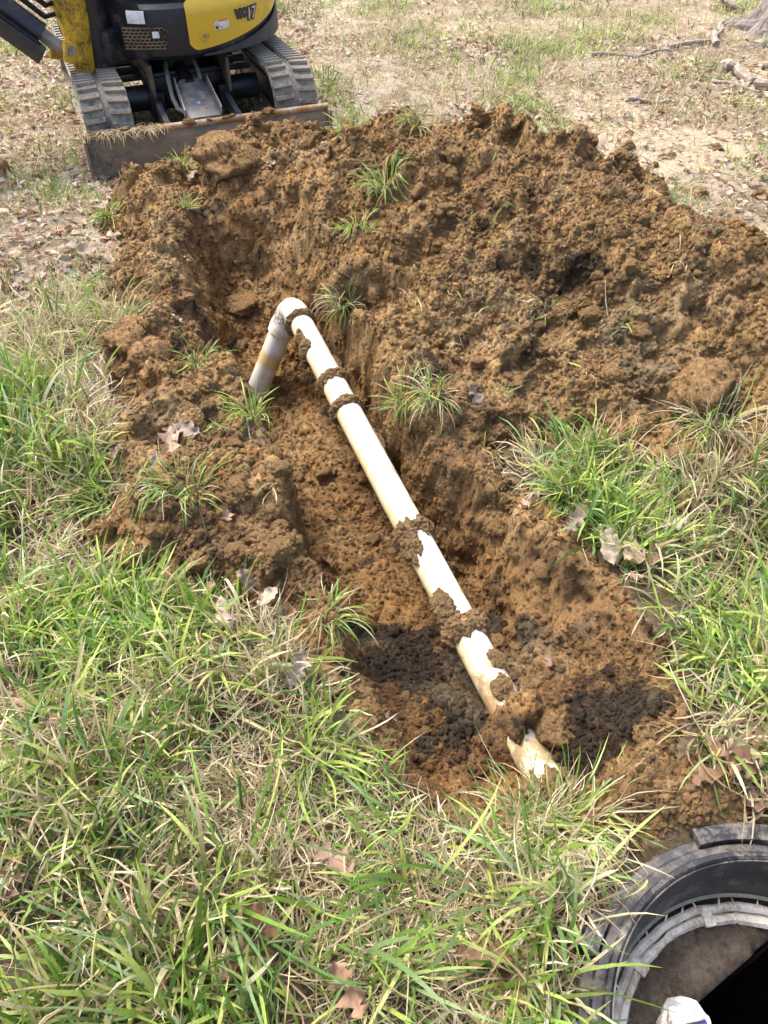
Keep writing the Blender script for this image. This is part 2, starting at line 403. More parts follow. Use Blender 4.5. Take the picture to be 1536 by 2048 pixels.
# colour of the ground, per vertex
def lerp(a, b, t): return a + (np.asarray(b) - a) * t[:, None]
col = np.zeros((nV, 3)) + (.42, .355, .275)
f1 = fbm(wob, .5, 4, 30); f2 = fbm(wob, .11, 4, 31)
col = lerp(col, (.25, .19, .13), sst(-.1, .6, f2))
col = lerp(col, (.44, .37, .28), sst(.1, .7, f1))
sand = bumps(X, Y, [(.68, 6.55, .34, 1.), (1.46, 6.85, .32, 1.), (1.0, 5.1, .3, .8), (1.2, 4.4, .42, .95), (1.5, 4.1, .4, 1.), (1.75, 4.3, .4, .7), (1.35, 4.9, .3, .6), (2.3, 4.9, .4, .7), (2.35, 5.3, .3, .7), (.0, 6.9, .25, .5), (-.3, 7.4, .3, .6), (1.9, 3.75, .3, .5), (2.1, 6.6, .3, .6)])
sand_v = sst(.55, .9, sand + .42 * f2 + .15 * f1)
col = lerp(col, (.50, .41, .29), sand_v)
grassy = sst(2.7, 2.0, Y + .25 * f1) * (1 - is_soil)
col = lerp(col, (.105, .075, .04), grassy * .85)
# soil colours
so = np.zeros((len(sm), 3)) + (.37, .236, .108)
so = lerp(so, (.43, .30, .155), sst(.05, .6, fbm(Ps, .3, 4, 90)) * .8)
so = lerp(so, (.24, .15, .075), sst(.1, .6, fbm(Ps, .22, 4, 91)) * .7)
so = lerp(so, (.42, .235, .085), sst(.25, .7, fbm(Ps, .06, 3, 92)) * .45)
so *= (.86 + .26 * c2)[:, None] * (.86 + .28 * c3)[:, None]
inn = in_tr[sm]; so = lerp(so, so * np.array([.88, .82, .78]), inn)  # soil tinted darker inside the trench cut
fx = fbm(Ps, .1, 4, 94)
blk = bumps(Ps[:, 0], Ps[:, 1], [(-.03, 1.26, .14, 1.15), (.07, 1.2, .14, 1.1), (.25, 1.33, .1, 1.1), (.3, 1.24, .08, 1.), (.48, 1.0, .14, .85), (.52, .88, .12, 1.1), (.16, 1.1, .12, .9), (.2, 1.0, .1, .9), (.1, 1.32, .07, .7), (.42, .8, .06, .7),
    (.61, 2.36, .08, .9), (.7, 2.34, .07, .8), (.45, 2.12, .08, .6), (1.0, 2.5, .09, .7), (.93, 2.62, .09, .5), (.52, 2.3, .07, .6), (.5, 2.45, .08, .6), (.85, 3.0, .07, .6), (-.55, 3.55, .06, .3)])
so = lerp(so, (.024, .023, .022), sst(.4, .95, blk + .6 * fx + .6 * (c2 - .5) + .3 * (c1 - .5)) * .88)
gry = bumps(Ps[:, 0], Ps[:, 1], [(.75, 2.02, .16, .8), (.82, 1.9, .12, .8), (1.05, 2.3, .12, .7), (.25, 1.15, .15, .5), (.38, 1.1, .15, .6), (.1, 1.1, .2, .4), (.75, 2.6, .15, .4)])
so = lerp(so, (.27, .215, .135), sst(.35, .9, gry + .45 * fx) * .6)
pal = bumps(Ps[:, 0], Ps[:, 1], [(-.98, 2.75, .13, 1.), (-.95, 2.95, .1, .6), (.1, 1.55, .05, .4)])
so = lerp(so, (.42, .27, .12), sst(.4, .8, pal + .2 * fx) * .85)
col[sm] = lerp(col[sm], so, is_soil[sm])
col[rd < .36] = (.012, .011, .01)  # tank pit painted near-black, the darkness of the hole put into its colour
ny, nx = shp
ii = np.arange(ny * nx).reshape(shp)
Fq = np.stack([ii[:-1, :-1], ii[:-1, 1:], ii[1:, 1:], ii[1:, :-1]], -1).reshape(-1, 4)
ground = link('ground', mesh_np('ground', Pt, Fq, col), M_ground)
ground['kind'] = 'structure'; ground['label'] = 'lawn with bare sandy patches, a dug trench and a brown spoil heap'
ZG = Pt[:, 2].reshape(shp)
DS = d_soil.reshape(shp); SV = sand_v.reshape(shp)
def look(A, x, y):
    x = np.asarray(x, float); y = np.asarray(y, float)
    i = np.clip(np.searchsorted(GX, x) - 1, 0, nx - 2); j = np.clip(np.searchsorted(GY, y) - 1, 0, ny - 2)
    u = np.clip((x - GX[i]) / (GX[i + 1] - GX[i]), 0, 1); v = np.clip((y - GY[j]) / (GY[j + 1] - GY[j]), 0, 1)
    return A[j, i] * (1 - u) * (1 - v) + A[j, i + 1] * u * (1 - v) + A[j + 1, i] * (1 - u) * v + A[j + 1, i + 1] * u * v
def gz(x, y): return look(ZG, x, y)
def gz1(x, y): return float(look(ZG, [x], [y])[0])

# ---------------------------------------------------------------- blades of grass
def blades(base, az, L, W, th0, kap, curl, roll, cb, ct, K, floor=True):
    n = len(base); s = np.linspace(0, 1, K); sm_ = (s[:-1] + s[1:]) / 2
    th = th0[:, None] + kap[:, None] * sm_ ** 1.3; a = az[:, None] + curl[:, None] * sm_ ** 1.5
    d = np.stack([np.sin(th) * np.cos(a), np.sin(th) * np.sin(a), np.cos(th)], -1) * (L[:, None, None] / (K - 1))
    P = np.concatenate([np.zeros((n, 1, 3)), np.cumsum(d, 1)], 1) + base[:, None, :]
    if floor:
        lim = gz(P[:, :, 0].ravel(), P[:, :, 1].ravel()).reshape(n, K)
        lim = np.where(lim < -.6, -9, lim) + .004 + .02 * rng.random((n, 1)) * s
        P[:, :, 2] = np.maximum(P[:, :, 2], lim)
    T = np.gradient(P, axis=1); T /= np.linalg.norm(T, axis=2, keepdims=True) + 1e-9
    sd_ = np.stack([-np.sin(az), np.cos(az), np.zeros(n)], -1)[:, None, :] + np.zeros_like(P)
    up = np.cross(T, sd_); sd_ = sd_ * np.cos(roll)[:, None, None] + up * np.sin(roll)[:, None, None]
    wp = np.where(s < .45, .65 + .35 * s / .45, np.sqrt(np.clip(1 - ((s - .45) / .55) ** 2, 0.004, 1)))
    hw = .5 * W[:, None] * wp
    A = P - sd_ * hw[:, :, None]; B = P + sd_ * hw[:, :, None]
    V = np.stack([A, B], 2).reshape(-1, 3)
    o = (np.arange(n) * 2 * K)[:, None] + (np.arange(K - 1) * 2)[None]
    F = np.stack([o, o + 1, o + 3, o + 2], -1).reshape(-1, 4)
    cc = cb[:, None, :] + (ct - cb)[:, None, :] * s[None, :, None]
    return V, F, np.repeat(cc, 2, 1).reshape(-1, 3)
GREENS = np.array([(.10, .23, .03), (.17, .31, .04), (.27, .41, .06), (.40, .50, .11), (.14, .26, .08), (.24, .36, .15), (.33, .45, .08), (.48, .54, .16)])
STRAWS = np.array([(.66, .57, .36), (.74, .67, .50), (.56, .45, .27), (.40, .29, .17), (.70, .63, .40), (.60, .47, .31)])
def pick(P, n):
    c = P[rng.integers(0, len(P), n)] * (.8 + .4 * rng.random((n, 1))); return c
def grow(x, y, green, size, K, lean=None, z=None, wf=1.0):
    """x, y positions, green = chance of a living blade, size = length factor"""
    n = len(x); zz = gz(x, y) - .004 if z is None else z
    live = rng.random(n) < green
    tuft = p3(x, y)
    az = np.where(rng.random(n) < .55, math.pi * 2 * vn(tuft, .13, 500) + rng.normal(0, .7, n), rng.random(n) * 2 * math.pi)
    if lean is not None: az = lean + rng.normal(0, .6, n)
    L = size * np.where(live, rng.uniform(.08, .22, n), rng.uniform(.06, .2, n))
    W = np.where(live, rng.uniform(.0036, .0092, n), rng.uniform(.0022, .0055, n)) * np.clip(size, .6, 1.2) * wf
    th0 = np.where(live, np.abs(rng.normal(.35, .3, n)), np.abs(rng.normal(1.0, .45, n)))
    kap = np.where(live, rng.normal(1.0, .6, n), rng.normal(.7, .9, n))
    curl = np.where(live, rng.normal(0, .4, n), rng.normal(0, 1.5, n))
    roll = rng.normal(0, .7, n)
    tone = .9 + .3 * vn(tuft, .3, 510)
    g = pick(GREENS, n) * tone[:, None]; st_ = pick(STRAWS, n)
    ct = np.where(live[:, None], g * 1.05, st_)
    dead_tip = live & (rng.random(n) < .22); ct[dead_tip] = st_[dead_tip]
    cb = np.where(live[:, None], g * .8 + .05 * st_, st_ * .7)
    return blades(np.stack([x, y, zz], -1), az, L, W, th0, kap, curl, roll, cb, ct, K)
def scatter(n, x0, x1, y0, y1, dens):
    x = rng.uniform(x0, x1, n); y = rng.uniform(y0, y1, n)
    k = rng.random(n) < dens(x, y); return x[k], y[k]
def ok(x, y): return (np.hypot(x - RC[0], y - RC[1]) > .41) & (np.abs(x + 0) < 9)
def d_long(x, y):
    o = look(DS, x, y); p = p3(x, y)
    cover = .66 + .75 * fbm(p, .2, 3, 520) + .25 * (x > .35)
    left = sst(2.75, 2.05, y + .3 * vn(p, .5, 7) + .15 * (x + .9)) * (x < .35)
    right = ((x >= .35) & (y < 1.85))
    rim = right & (x < .85) & (y > 1.15); cover = np.where(rim, cover * .55, cover)
    return np.clip(cover, .18, 1) * np.where(right, 1, left) * sst(.0, -.04, o) * ok(x, y)
x1, y1 = scatter(165000, -1.75, 1.75, -.25, 2.75, d_long)
P1 = p3(x1, y1)
gr = np.clip(.34 + .65 * fbm(P1, .28, 3, 530) + .08 * sst(1.6, .5, y1) , .08, .85)
A1 = grow(x1, y1, gr, .95 + .3 * vn(P1, .35, 540), 6)
allV, allF, allC = [A1[0]], [A1[1]], [A1[2]]; off = len(A1[0])
grass = link('long_grass', mesh_np('long_grass', *A1), M_grass)
grass['kind'] = 'stuff'; grass['label'] = 'long matted green and straw grass around the trench'; grass['category'] = 'grass'
def d_short(x, y):
    p = p3(x, y); o = look(DS, x, y)
    c = np.clip(.5 + .8 * fbm(p, .35, 4, 550), .03, 1)
    return np.maximum(c, .22) * (1 - .72 * look(SV, x, y)) * sst(.01, -.02, o) * sst(1.9, 2.5, y + .4 * (x > 1.2)) 
x2, y2 = scatter(430000, -4.2, 4.2, 1.6, 8.6, d_short)
P2 = p3(x2, y2)
A2 = grow(x2, y2, np.clip(.15 + .38 * fbm(P2, .4, 3, 560), .04, .6), .46 + .14 * vn(P2, .5, 570), 3, wf=1.25 + .12 * np.clip(y2 - 2, 0, 6))
g2 = link('lawn_grass', mesh_np('lawn_grass', *A2), M_grass)
g2['kind'] = 'stuff'; g2['label'] = 'short thin lawn grass growing through leaf litter'; g2['category'] = 'grass'

# ---------------------------------------------------------------- loose soil: crumbs (stuff) and clods
def ico(sub):
    b = bmesh.new(); bmesh.ops.create_icosphere(b, subdivisions=sub, radius=1); b.verts.ensure_lookup_table()
    V = np.array([v.co[:] for v in b.verts]); F = np.array([[v.index for v in f.verts] for f in b.faces]); b.free(); return V, F
IV, IF = ico(1)
def soil_pick(n, x0=-1.3, x1=1.7, y0=.55, y1=4.1, margin=-.05):
    x = rng.uniform(x0, x1, n); y = y0 + (y1 - y0) * rng.random(n) ** 1.35
    d = look(DS, x, y); k = (d > margin) & (rng.random(n) < np.where(d > 0, 1, .18)) & (np.hypot(x - RC[0], y - RC[1]) > .4); return x[k], y[k]
EXTRA = []        # points on clods and mud that also carry crumbs
CV, CF = ico(5 if False else 4)
clods = []
for k in range(9):
    P = CV * np.array([1, rng.uniform(.7, 1), rng.uniform(.55, .85)])
    ww, _ = worley(P + k * 7.3, .42, 900 + k); w22, _ = worley(P + k * 3.1, .2, 950 + k)
    w4, _ = worley(P + k * 2.3, .11, 970 + k)
    d = 1 + .42 * fbm(P + k * 5, .8, 4, 700 + k) + .24 * (ww - .5) + .13 * (w22 - .5) + .09 * (w4 - .5) + .1 * fbm(P + k, .16, 3, 760, .7)
    for q in range(4):       # broken faces
        pn = rng.normal(size=3); pn /= np.linalg.norm(pn); dd = (P * d[:, None]) @ pn; d = np.where(dd > .72, d * (.72 + .12 * (dd - .72)) / dd, d)
    clods.append(mesh_np('soil_clod', P * d[:, None], CF)); clods[-1].materials.append(M_clod)
def clod(x, y, r, label, group=None, sink=.5, k=None, rx=0, ry=0, flat=1):
    o = link('soil_clod', clods[rng.integers(0, 9) if k is None else k])
    o.scale = (r, r, r * flat); o.rotation_euler = (rx, ry, rng.random() * 6.28); o.location = (x, y, gz1(x, y) + r * flat * (.62 - sink))
    if r > .028:
        vv = np.array([v_.co[:] for v_ in o.data.vertices]); mw = np.array((Matrix.LocRotScale(o.location, o.rotation_euler, o.scale)))
        vv = vv[rng.random(len(vv)) < min(.9, r * 7)] @ mw[:3, :3].T + mw[:3, 3]; EXTRA.append((vv[vv[:, 2] > o.location.z - r * .3], (.34, .22, .105)))
    return tag(o, label, 'soil clod', group)
clod(-.66, 3.45, .13, 'largest smooth brown soil clod lying against the dozer blade', k=2, sink=.6, flat=.8)
clod(-.86, 2.27, .085, 'dark broken sod lump on the left bank beside the long grass', k=3, flat=.7)
clod(-.76, 2.16, .06, 'dark sod lump wedged next to a bigger broken sod lump', k=5)
clod(-.63, 3.0, .075, 'flat tan soil clod lying in the far end of the trench', k=1, flat=.5)
clod(-1.9, 3.75, .13, 'dark brown soil clod alone on the leafy lawn away from the trench', k=4)
clod(1.07, 2.78, .06, 'grey earth clod on the crest of the spoil heap', k=6)
clod(.93, 1.83, .085, 'brown sod clod with straw grass at the foot of the spoil heap', k=7)
for cx0, cy0, r0, lab in [(-.55, 2.2, .035, 'the bank above the elbow pipe'), (.38, .9, .04, 'the pipe where it goes back under the earth')]: clod(cx0, cy0, r0, 'small crumbly soil clod lying by ' + lab)
def spread(n, dens, rlo, rhi, label, group):
    c = 0
    while c < n:
        x, y = dens()
        if look(DS, [x], [y])[0] < .02: continue
        clod(x, y, rlo + (rhi - rlo) * rng.random() ** 2, label, group); c += 1
spread(75, lambda: (rng.uniform(-.1, 1.6), rng.uniform(1.75, 3.4)), .014, .038, 'crumbly brown soil clod resting on the slope of the spoil heap', 'clods on the spoil heap')
spread(40, lambda: (rng.uniform(-1.1, -.3), rng.uniform(1.2, 3.2)), .014, .036, 'crumbly brown soil clod on the low bank left of the trench', 'clods on the left bank')
spread(35, lambda: (rng.uniform(-.45, .5), rng.uniform(.75, 2.4)), .012, .03, 'small dark soil clod fallen into the trench by the pipe', 'clods in the trench')
spread(26, lambda: (rng.uniform(-1.1, .1), rng.uniform(3.3, 3.85)), .016, .045, 'brown soil clod heaped in front of the dozer blade', 'clods by the dozer blade')
for i in range(16):
    x, y = rng.uniform(.9, 1.9), rng.uniform(3.5, 4.7)
    if look(DS, [x], [y])[0] > -.05: continue
    clod(x, y, rng.uniform(.012, .03), 'small stray soil clod on the sandy ground behind the spoil heap', 'stray clods behind the heap', sink=.2)

# ---------------------------------------------------------------- PVC pipe with elbow, couplings and stuck mud
PIPE = thing('drain_pipe', 'muddy white plastic drain pipe with an elbow lying in the trench', 'pipe', (0, 0, 0))
RP = .0435
A = Vector((.445, .60, -.18)); E_ = Vector((-.318, 2.545, -.025))
def ptube(name, pts, rad, mud, stain=None, n=40, black=None, parent=PIPE, ends=True):
    """tube along pts; mud(t, a) etc. give the amount of dirt at length t and angle a (a = 0 on top)"""
    pts = [Vector(p) for p in pts]; L = [0]
    for a, b in zip(pts, pts[1:]): L.append(L[-1] + (b - a).length)
    V = []; Cc = []; px = None
    for i, p in enumerate(pts):
        t = (pts[min(i + 1, len(pts) - 1)] - pts[max(i - 1, 0)]).normalized()
        if px is None: px = (Vector((0, 0, 1)) - t * t.z).normalized() if abs(t.z) < .9 else t.orthogonal().normalized()
        px = (px - t * px.dot(t)).normalized(); py = t.cross(px)
        rr = rad(L[i]) if callable(rad) else rad
        for k in range(n):
            a = 2 * math.pi * k / n
            V.append(p + (px * math.cos(a) + py * math.sin(a)) * rr)
            Cc.append((mud(L[i], a), stain(L[i], a) if stain else 0, black(L[i], a) if black else 0))
    F = [(i * n + k, i * n + (k + 1) % n, (i + 1) * n + (k + 1) % n, (i + 1) * n + k) for i in range(len(pts) - 1) for k in range(n)]
    m = mesh_np(name, [v[:] for v in V], F, np.array(Cc)); return link(name, m, M_pipe, parent)
def along(a, b, n): return [a + (b - a) * (i / n) for i in range(n + 1)]
TOT = (E_ - A).length
cuts = [.0, .64, .985, 1.56, 1.70, TOT]          # lengths where the couplings sit
ax = (E_ - A).normalized()
def side_l(a): return max(0, math.sin(a)) 
for i in range(len(cuts) - 1):
    a, b = A + ax * (cuts[i] + .004), A + ax * (cuts[i + 1] - .004)
    base = cuts[i]
    heavy = .14 if i == 0 else (.10 if i == 1 else .06)
    def mud(l, ang, base=base, hv=heavy, ln=(b - a).length):
        e = min(l, ln - l); s_ = (base + l)
        return hv + .26 * math.exp(-(e / .028) ** 2) + .10 * max(0, -math.cos(ang)) + (.16 * math.exp(-((s_ - .42) / .1) ** 2)) - (.04 if s_ > 1 else 0) + .13 * (1 if s_ < .3 else 0)
    def blk(l, ang, base=base):
        s_ = base + l; return 1.0 * max(0, -math.sin(ang) * .9 + .05) * math.exp(-((s_ - .72) / .25) ** 2)
    ptube('pipe_length', along(a, b, 60), RP, mud, lambda l, ang: .95 * max(0, -math.sin(ang) * .95 - .05), black=blk)
# couplings: short wider sleeves caked in mud
def lumpy(name, P0, V, F, mat, parent): return link(name, mesh_np(name, V, F), mat, parent)
def collar(s0, width, th, a_from=0, a_to=6.283, seed=0, base=None, axis=None, rr=RP):
    base = A + ax * s0 if base is None else base; axd = ax if axis is None else axis
    px = (Vector((0, 0, 1)) - axd * axd.z).normalized() if abs(axd.z) < .9 else axd.orthogonal().normalized(); py = axd.cross(px)
    nu, nv = 84, 26; V = []
    for i in range(nu + 1):
        a = a_from + (a_to - a_from) * i / nu
        ea = min(1, min(i, nu - i) / 9) if a_to - a_from < 6.2 else 1
        for j in range(nv + 1):
            tt = j / nv * 2 - 1
            V.append((a, tt, ea))
    V = np.array(V)
    cen = np.array([base[:]]) + 0
    dirs = np.cos(V[:, :1]) * np.array(px[:]) + np.sin(V[:, :1]) * np.array(py[:])
    wv = width * (1 + .55 * vn(np.stack([np.cos(V[:, 0]) * 2, np.sin(V[:, 0]) * 2, V[:, 0] * 0 + seed], -1), .5, 810))
    pos = cen + np.array(axd[:]) * (V[:, 1] * wv)[:, None] + dirs * rr
    w_a, _ = worley(pos, .024, 820 + seed); w_b, _ = worley(pos, .011, 830 + seed)
    h = th * (1 - np.abs(V[:, 1]) ** 2.2) * V[:, 2] * (.2 + .95 * w_a + .55 * w_b + .5 * vn(pos, .03, 840) + .4 * vn(pos, .008, 841)) - .0015
    pos = pos + dirs * h[:, None]
    F = [(i * (nv + 1) + j, i * (nv + 1) + j + 1, (i + 1) * (nv + 1) + j + 1, (i + 1) * (nv + 1) + j) for i in range(nu) for j in range(nv)]
    EXTRA.append((pos[(h > .002) & (rng.random(len(pos)) < .6)], (.38, .255, .13)))
    return link('mud_collar', mesh_np('mud_collar', pos, F), M_mud, PIPE)
for i, (s0, wd, th) in enumerate([(.18, .05, .016), (.64, .036, .013), (.985, .032, .012), (1.56, .02, .010), (1.70, .02, .010)]): collar(s0, wd, th, seed=i)
for i, (s0, wd, th, a0, a1) in enumerate([(.44, .03, .010, -.6, .4), (.52, .022, .010, .1, 1.0), (.36, .03, .012, -.5, .9), (.71, .05, .011, -1.6, -.2), (1.9, .03, .009, -1.9, -.4), (1.96, .025, .008, -1.6, -.6), (.93, .05, .01, -1.7, -.2), (1.8, .05, .012, 1.4, 2.5), (1.4, .09, .012, 1.6, 2.6)]): collar(s0, wd, th, a0, a1, seed=20 + i)
# the elbow and the short leg that goes down into the trench floor
d2 = Vector((-.42, -.15, -.9)).normalized()
rb = .062; pts = []
p_in = E_ + ax * .035
tn = (ax - d2).normalized()
def qb(t): # bend as a quadratic curve
    c = p_in + ax * rb
    p0, p2 = p_in, c + d2 * rb
    return p0 * (1 - t) ** 2 + c * 2 * t * (1 - t) + p2 * t * t
el = [E_ - ax * .022, E_] + [p_in] + [qb(i / 14) for i in range(1, 15)]
Q = qb(1); el += [Q + d2 * .02, Q + d2 * .06]
ptube('elbow', el, lambda l: RP + (.0075 if l < .05 or l > .17 else .0045), lambda l, a: .12 + .12 * math.exp(-((l - .1) / .06) ** 2), lambda l, a: .25, black=lambda l, a: 1.05 * math.exp(-((l - .15) / .08) ** 2))
collar(0, .013, .010, seed=50, base=E_ - ax * .024, rr=RP + .003)
ptube('pipe_leg', along(Q + d2 * .04, Q + d2 * .36, 40), RP, lambda l, a: -.2 + .2 * math.exp(-((l - .28) / .06) ** 2), lambda l, a: 1.5 * math.exp(-((l - .14) / .028) ** 2) + .15, black=lambda l, a: 1.05 * math.exp(-((l - .01) / .03) ** 2))

COLG = col.reshape(*shp, 3)
# crumbs sit on the real faces of the earth, evenly on walls and flats
fm = Fq[(is_soil[Fq[:, 0]] > .5) & (X[Fq[:, 0]] > -1.35) & (X[Fq[:, 0]] < 1.74) & (Y[Fq[:, 0]] < 4.1) & (rd[Fq[:, 0]] > .4)]
qa, qb_, qc, qd = (Pt[fm[:, k]] for k in range(4))
far_ = np.linalg.norm(np.cross(qc - qa, qd - qb_), axis=1) / 2; far_ = far_ / (.9 + qa[:, 1]) ** .9
pick_f = rng.choice(len(fm), 300000, p=far_ / far_.sum()); uu, vv_ = rng.random((2, len(pick_f), 1))
pos3 = (qa[pick_f] * (1 - uu) + qb_[pick_f] * uu) * (1 - vv_) + (qd[pick_f] * (1 - uu) + qc[pick_f] * uu) * vv_
sx_, sy_ = soil_pick(90000, -1.4, 1.75, .5, 4.1, -.06); k_ = look(DS, sx_, sy_) < .02; sx_, sy_ = sx_[k_], sy_[k_]     # strays beyond the edge
pos3 = np.concatenate([pos3, np.stack([sx_, sy_, gz(sx_, sy_)], -1)]); colf = np.concatenate([col[fm[pick_f, 0]], np.stack([look(COLG[..., k], sx_, sy_) for k in range(3)], -1)])
cx_, cy_ = pos3[:, 0], pos3[:, 1]; n = len(cx_)
SLP0 = np.hypot(dzx, dzy); cp = p3(cx_, cy_)
keep = rng.random(n) < np.clip(.8 + .7 * fbm(cp, .25, 3, 600), .45, 1) * (1 - .62 * sst(.8, 2.0, look(SLP0, cx_, cy_)))
pos3 = pos3[keep]; cx_, cy_ = cx_[keep], cy_[keep]; colf = colf[keep]; n = len(cx_)
r = .0017 + .0075 * rng.random(n) ** 6 + .0010 * np.clip(cy_ - 1.5, 0, 2)
cc = colf * rng.uniform(.75, 1.35, (n, 1)) * (1 + .06 * rng.normal(size=(n, 3)))
fl = look(DS, cx_, cy_) < 0.01
cc[fl] = np.array((.17, .10, .045)) * rng.uniform(.6, 1.3, (fl.sum(), 1))
co_ = pos3
ex_ = np.concatenate([e[0] for e in EXTRA]); exc = np.concatenate([np.repeat(np.array([e[1]]), len(e[0]), 0) for e in EXTRA]) * rng.uniform(.75, 1.35, (len(ex_), 1))
co_ = np.concatenate([co_, ex_]); cc = np.concatenate([cc, exc]); r = np.concatenate([r, .0018 + .004 * rng.random(len(ex_)) ** 3]); n = len(co_)
me = bpy.data.meshes.new('soil_crumbs'); me.vertices.add(n); me.vertices.foreach_set('co', co_.astype(np.float32).ravel())
def pattr(nm, ty, arr, fld):
    a_ = me.attributes.new(nm, ty, 'POINT'); a_.data.foreach_set(fld, np.asarray(arr, np.float32).ravel())
pattr('siz', 'FLOAT_VECTOR', r[:, None] * rng.uniform(.7, 1.35, (n, 3)), 'vector')
pattr('rot', 'FLOAT_VECTOR', rng.random((n, 3)) * 6.28, 'vector')
c4 = np.ones((n, 4)); c4[:, :3] = cc.clip(0, .8); pattr('tint', 'FLOAT_COLOR', c4, 'color')
cr = link('soil_crumbs', me); cr['kind'] = 'stuff'; cr['label'] = 'loose brown soil crumbs over the trench and spoil heap'; cr['category'] = 'soil'
M_crumb.node_tree.nodes['Attribute'].attribute_type = 'INSTANCER'; M_crumb.node_tree.nodes['Attribute'].attribute_name = 'tint'
ng = bpy.data.node_groups.new('crumbs', 'GeometryNodeTree')
ng.interface.new_socket('Geometry', in_out='INPUT', socket_type='NodeSocketGeometry'); ng.interface.new_socket('Geometry', in_out='OUTPUT', socket_type='NodeSocketGeometry')
gi = ng.nodes.new('NodeGroupInput'); go = ng.nodes.new('NodeGroupOutput')
ic = ng.nodes.new('GeometryNodeMeshIcoSphere'); ic.inputs['Radius'].default_value = 1; ic.inputs['Subdivisions'].default_value = 2
nz_ = ng.nodes.new('ShaderNodeTexNoise'); nz_.inputs['Scale'].default_value = 1.7; nz_.inputs['Detail'].default_value = 2
nrm_ = ng.nodes.new('GeometryNodeInputNormal'); vm = ng.nodes.new('ShaderNodeVectorMath'); vm.operation = 'SCALE'
mm = ng.nodes.new('ShaderNodeMath'); mm.operation = 'MULTIPLY_ADD'; mm.inputs[1].default_value = 2.2; mm.inputs[2].default_value = -1.1
sp_ = ng.nodes.new('GeometryNodeSetPosition'); smt = ng.nodes.new('GeometryNodeSetMaterial'); smt.inputs['Material'].default_value = M_crumb
iop = ng.nodes.new('GeometryNodeInstanceOnPoints')
def named(nm, ty):
    q = ng.nodes.new('GeometryNodeInputNamedAttribute'); q.data_type = ty; q.inputs['Name'].default_value = nm; return q.outputs['Attribute']
lk = ng.links.new
lk(nz_.outputs[0], mm.inputs[0]); lk(nrm_.outputs[0], vm.inputs[0]); lk(mm.outputs[0], vm.inputs['Scale']); lk(ic.outputs['Mesh'], sp_.inputs['Geometry']); lk(vm.outputs[0], sp_.inputs['Offset'])
lk(sp_.outputs[0], smt.inputs['Geometry']); lk(gi.outputs[0], iop.inputs['Points']); lk(smt.outputs[0], iop.inputs['Instance'])
e2r = ng.nodes.new('FunctionNodeEulerToRotation'); lk(named('rot', 'FLOAT_VECTOR'), e2r.inputs[0]); lk(e2r.outputs[0], iop.inputs['Rotation']); lk(named('siz', 'FLOAT_VECTOR'), iop.inputs['Scale'])
lk(iop.outputs[0], go.inputs[0])
cr.modifiers.new('crumbs', 'NODES').node_group = ng


# ---------------------------------------------------------------- septic tank riser and the tank below
RISER = thing('tank_riser', 'round black plastic tank riser ring open at ground level', 'riser', (RC[0], RC[1], 0))
MB().lathe([(.327, .004), (.338, .008), (.352, .006), (.357, -.001), (.372, -.003), (.377, -.01), (.378, -.06), (.372, -.12), (.36, -.12), (.355, -.03), (.327, -.03)], 128).build('flange', M_plast_d, RISER)
MB().lathe([(.322, .016), (.326, .021), (.334, .021), (.337, .014), (.337, .002), (.322, .002)], 128).build('rim_ridge', M_plast, RISER)
MB().lathe([(.318, .014), (.3255, .012), (.3265, -.02), (.318, -.08), (.314, -.115), (.306, -.12), (.309, -.08), (.316, -.03)], 128).build('inner_wall', M_plast, RISER)
def tab(a0, a1, z0=-.006, z1=.014):
    MB().lathe([(.356, z0), (.392, z0 - .004), (.394, z1 - .004), (.388, z1 + .003), (.358, z1 + .003)], 16, a0=a0, a1=a1).build('lock_tab', M_plast, RISER)
for a in (80, 143, 200, 260, 320, 20): tab(R_(a), R_(a + (24 if a == 80 else 11)))
MB().lathe([(.300, -.121), (.309, -.118), (.311, -.124), (.301, -.127)], 128).build('gasket', M_green, RISER)
TANK = thing('septic_tank', 'muddy concrete septic tank top with a dark straight-edged opening inside the riser', 'tank', (RC[0], RC[1], -.172))
# concrete deck: disc r .34 cut by a straight edge, leaving the dark hole
dirE = Vector((.18, .112, 0)).normalized(); nE = Vector((dirE.y, -dirE.x, 0)); e0 = Vector((-.098, .132, 0))
Vd = []; NA, NR = 150, 26
for i in range(NR + 1):
    for k in range(NA + 1):
        tt = -1 + 2 * k / NA
        p = e0 + dirE * (tt * .55); outp = p - nE * .7 * (i / NR) ** 1.0
        rr = outp.length
        if rr > .345: outp = outp * (.345 / rr)
        Vd.append(outp[:])
Vd = np.array(Vd); Vd[:, 2] = -.016 * np.clip(1 - (np.repeat(np.arange(NR + 1), NA + 1)) / 3, 0, 1) ** 2 + .009 * fbm(Vd * 1.0, .05, 4, 850) + .006 * vn(Vd, .013, 851) + .02 * (np.hypot(Vd[:, 0], Vd[:, 1]) / .33) ** 4
Vd[:NA + 1, 0] += .008 * vn(Vd[:NA + 1], .06, 855)
Fd = [(i * (NA + 1) + k, i * (NA + 1) + k + 1, (i + 1) * (NA + 1) + k + 1, (i + 1) * (NA + 1) + k) for i in range(NR) for k in range(NA)]
lowv = Vd[:NA + 1].copy(); lowv[:, 2] -= .09; nb = len(Vd)
Fd += [(k, nb + k, nb + k + 1, k + 1) for k in range(NA)]
link('deck', mesh_np('deck', np.concatenate([Vd, lowv]), Fd), M_conc, TANK)
b = MB()
prf = []
for k in range(9):
    a = 2 * math.pi * k / 9; prf.append((.289 + .0085 * math.cos(a), .024 + .009 * math.sin(a)))
def wobb(p):
    n_ = mnoise.noise(Vector((p.x * 22, p.y * 22, 3))); q = p.copy(); q.z += .004 * n_; q.x *= 1 + .012 * n_; q.y *= 1 + .012 * n_; return q
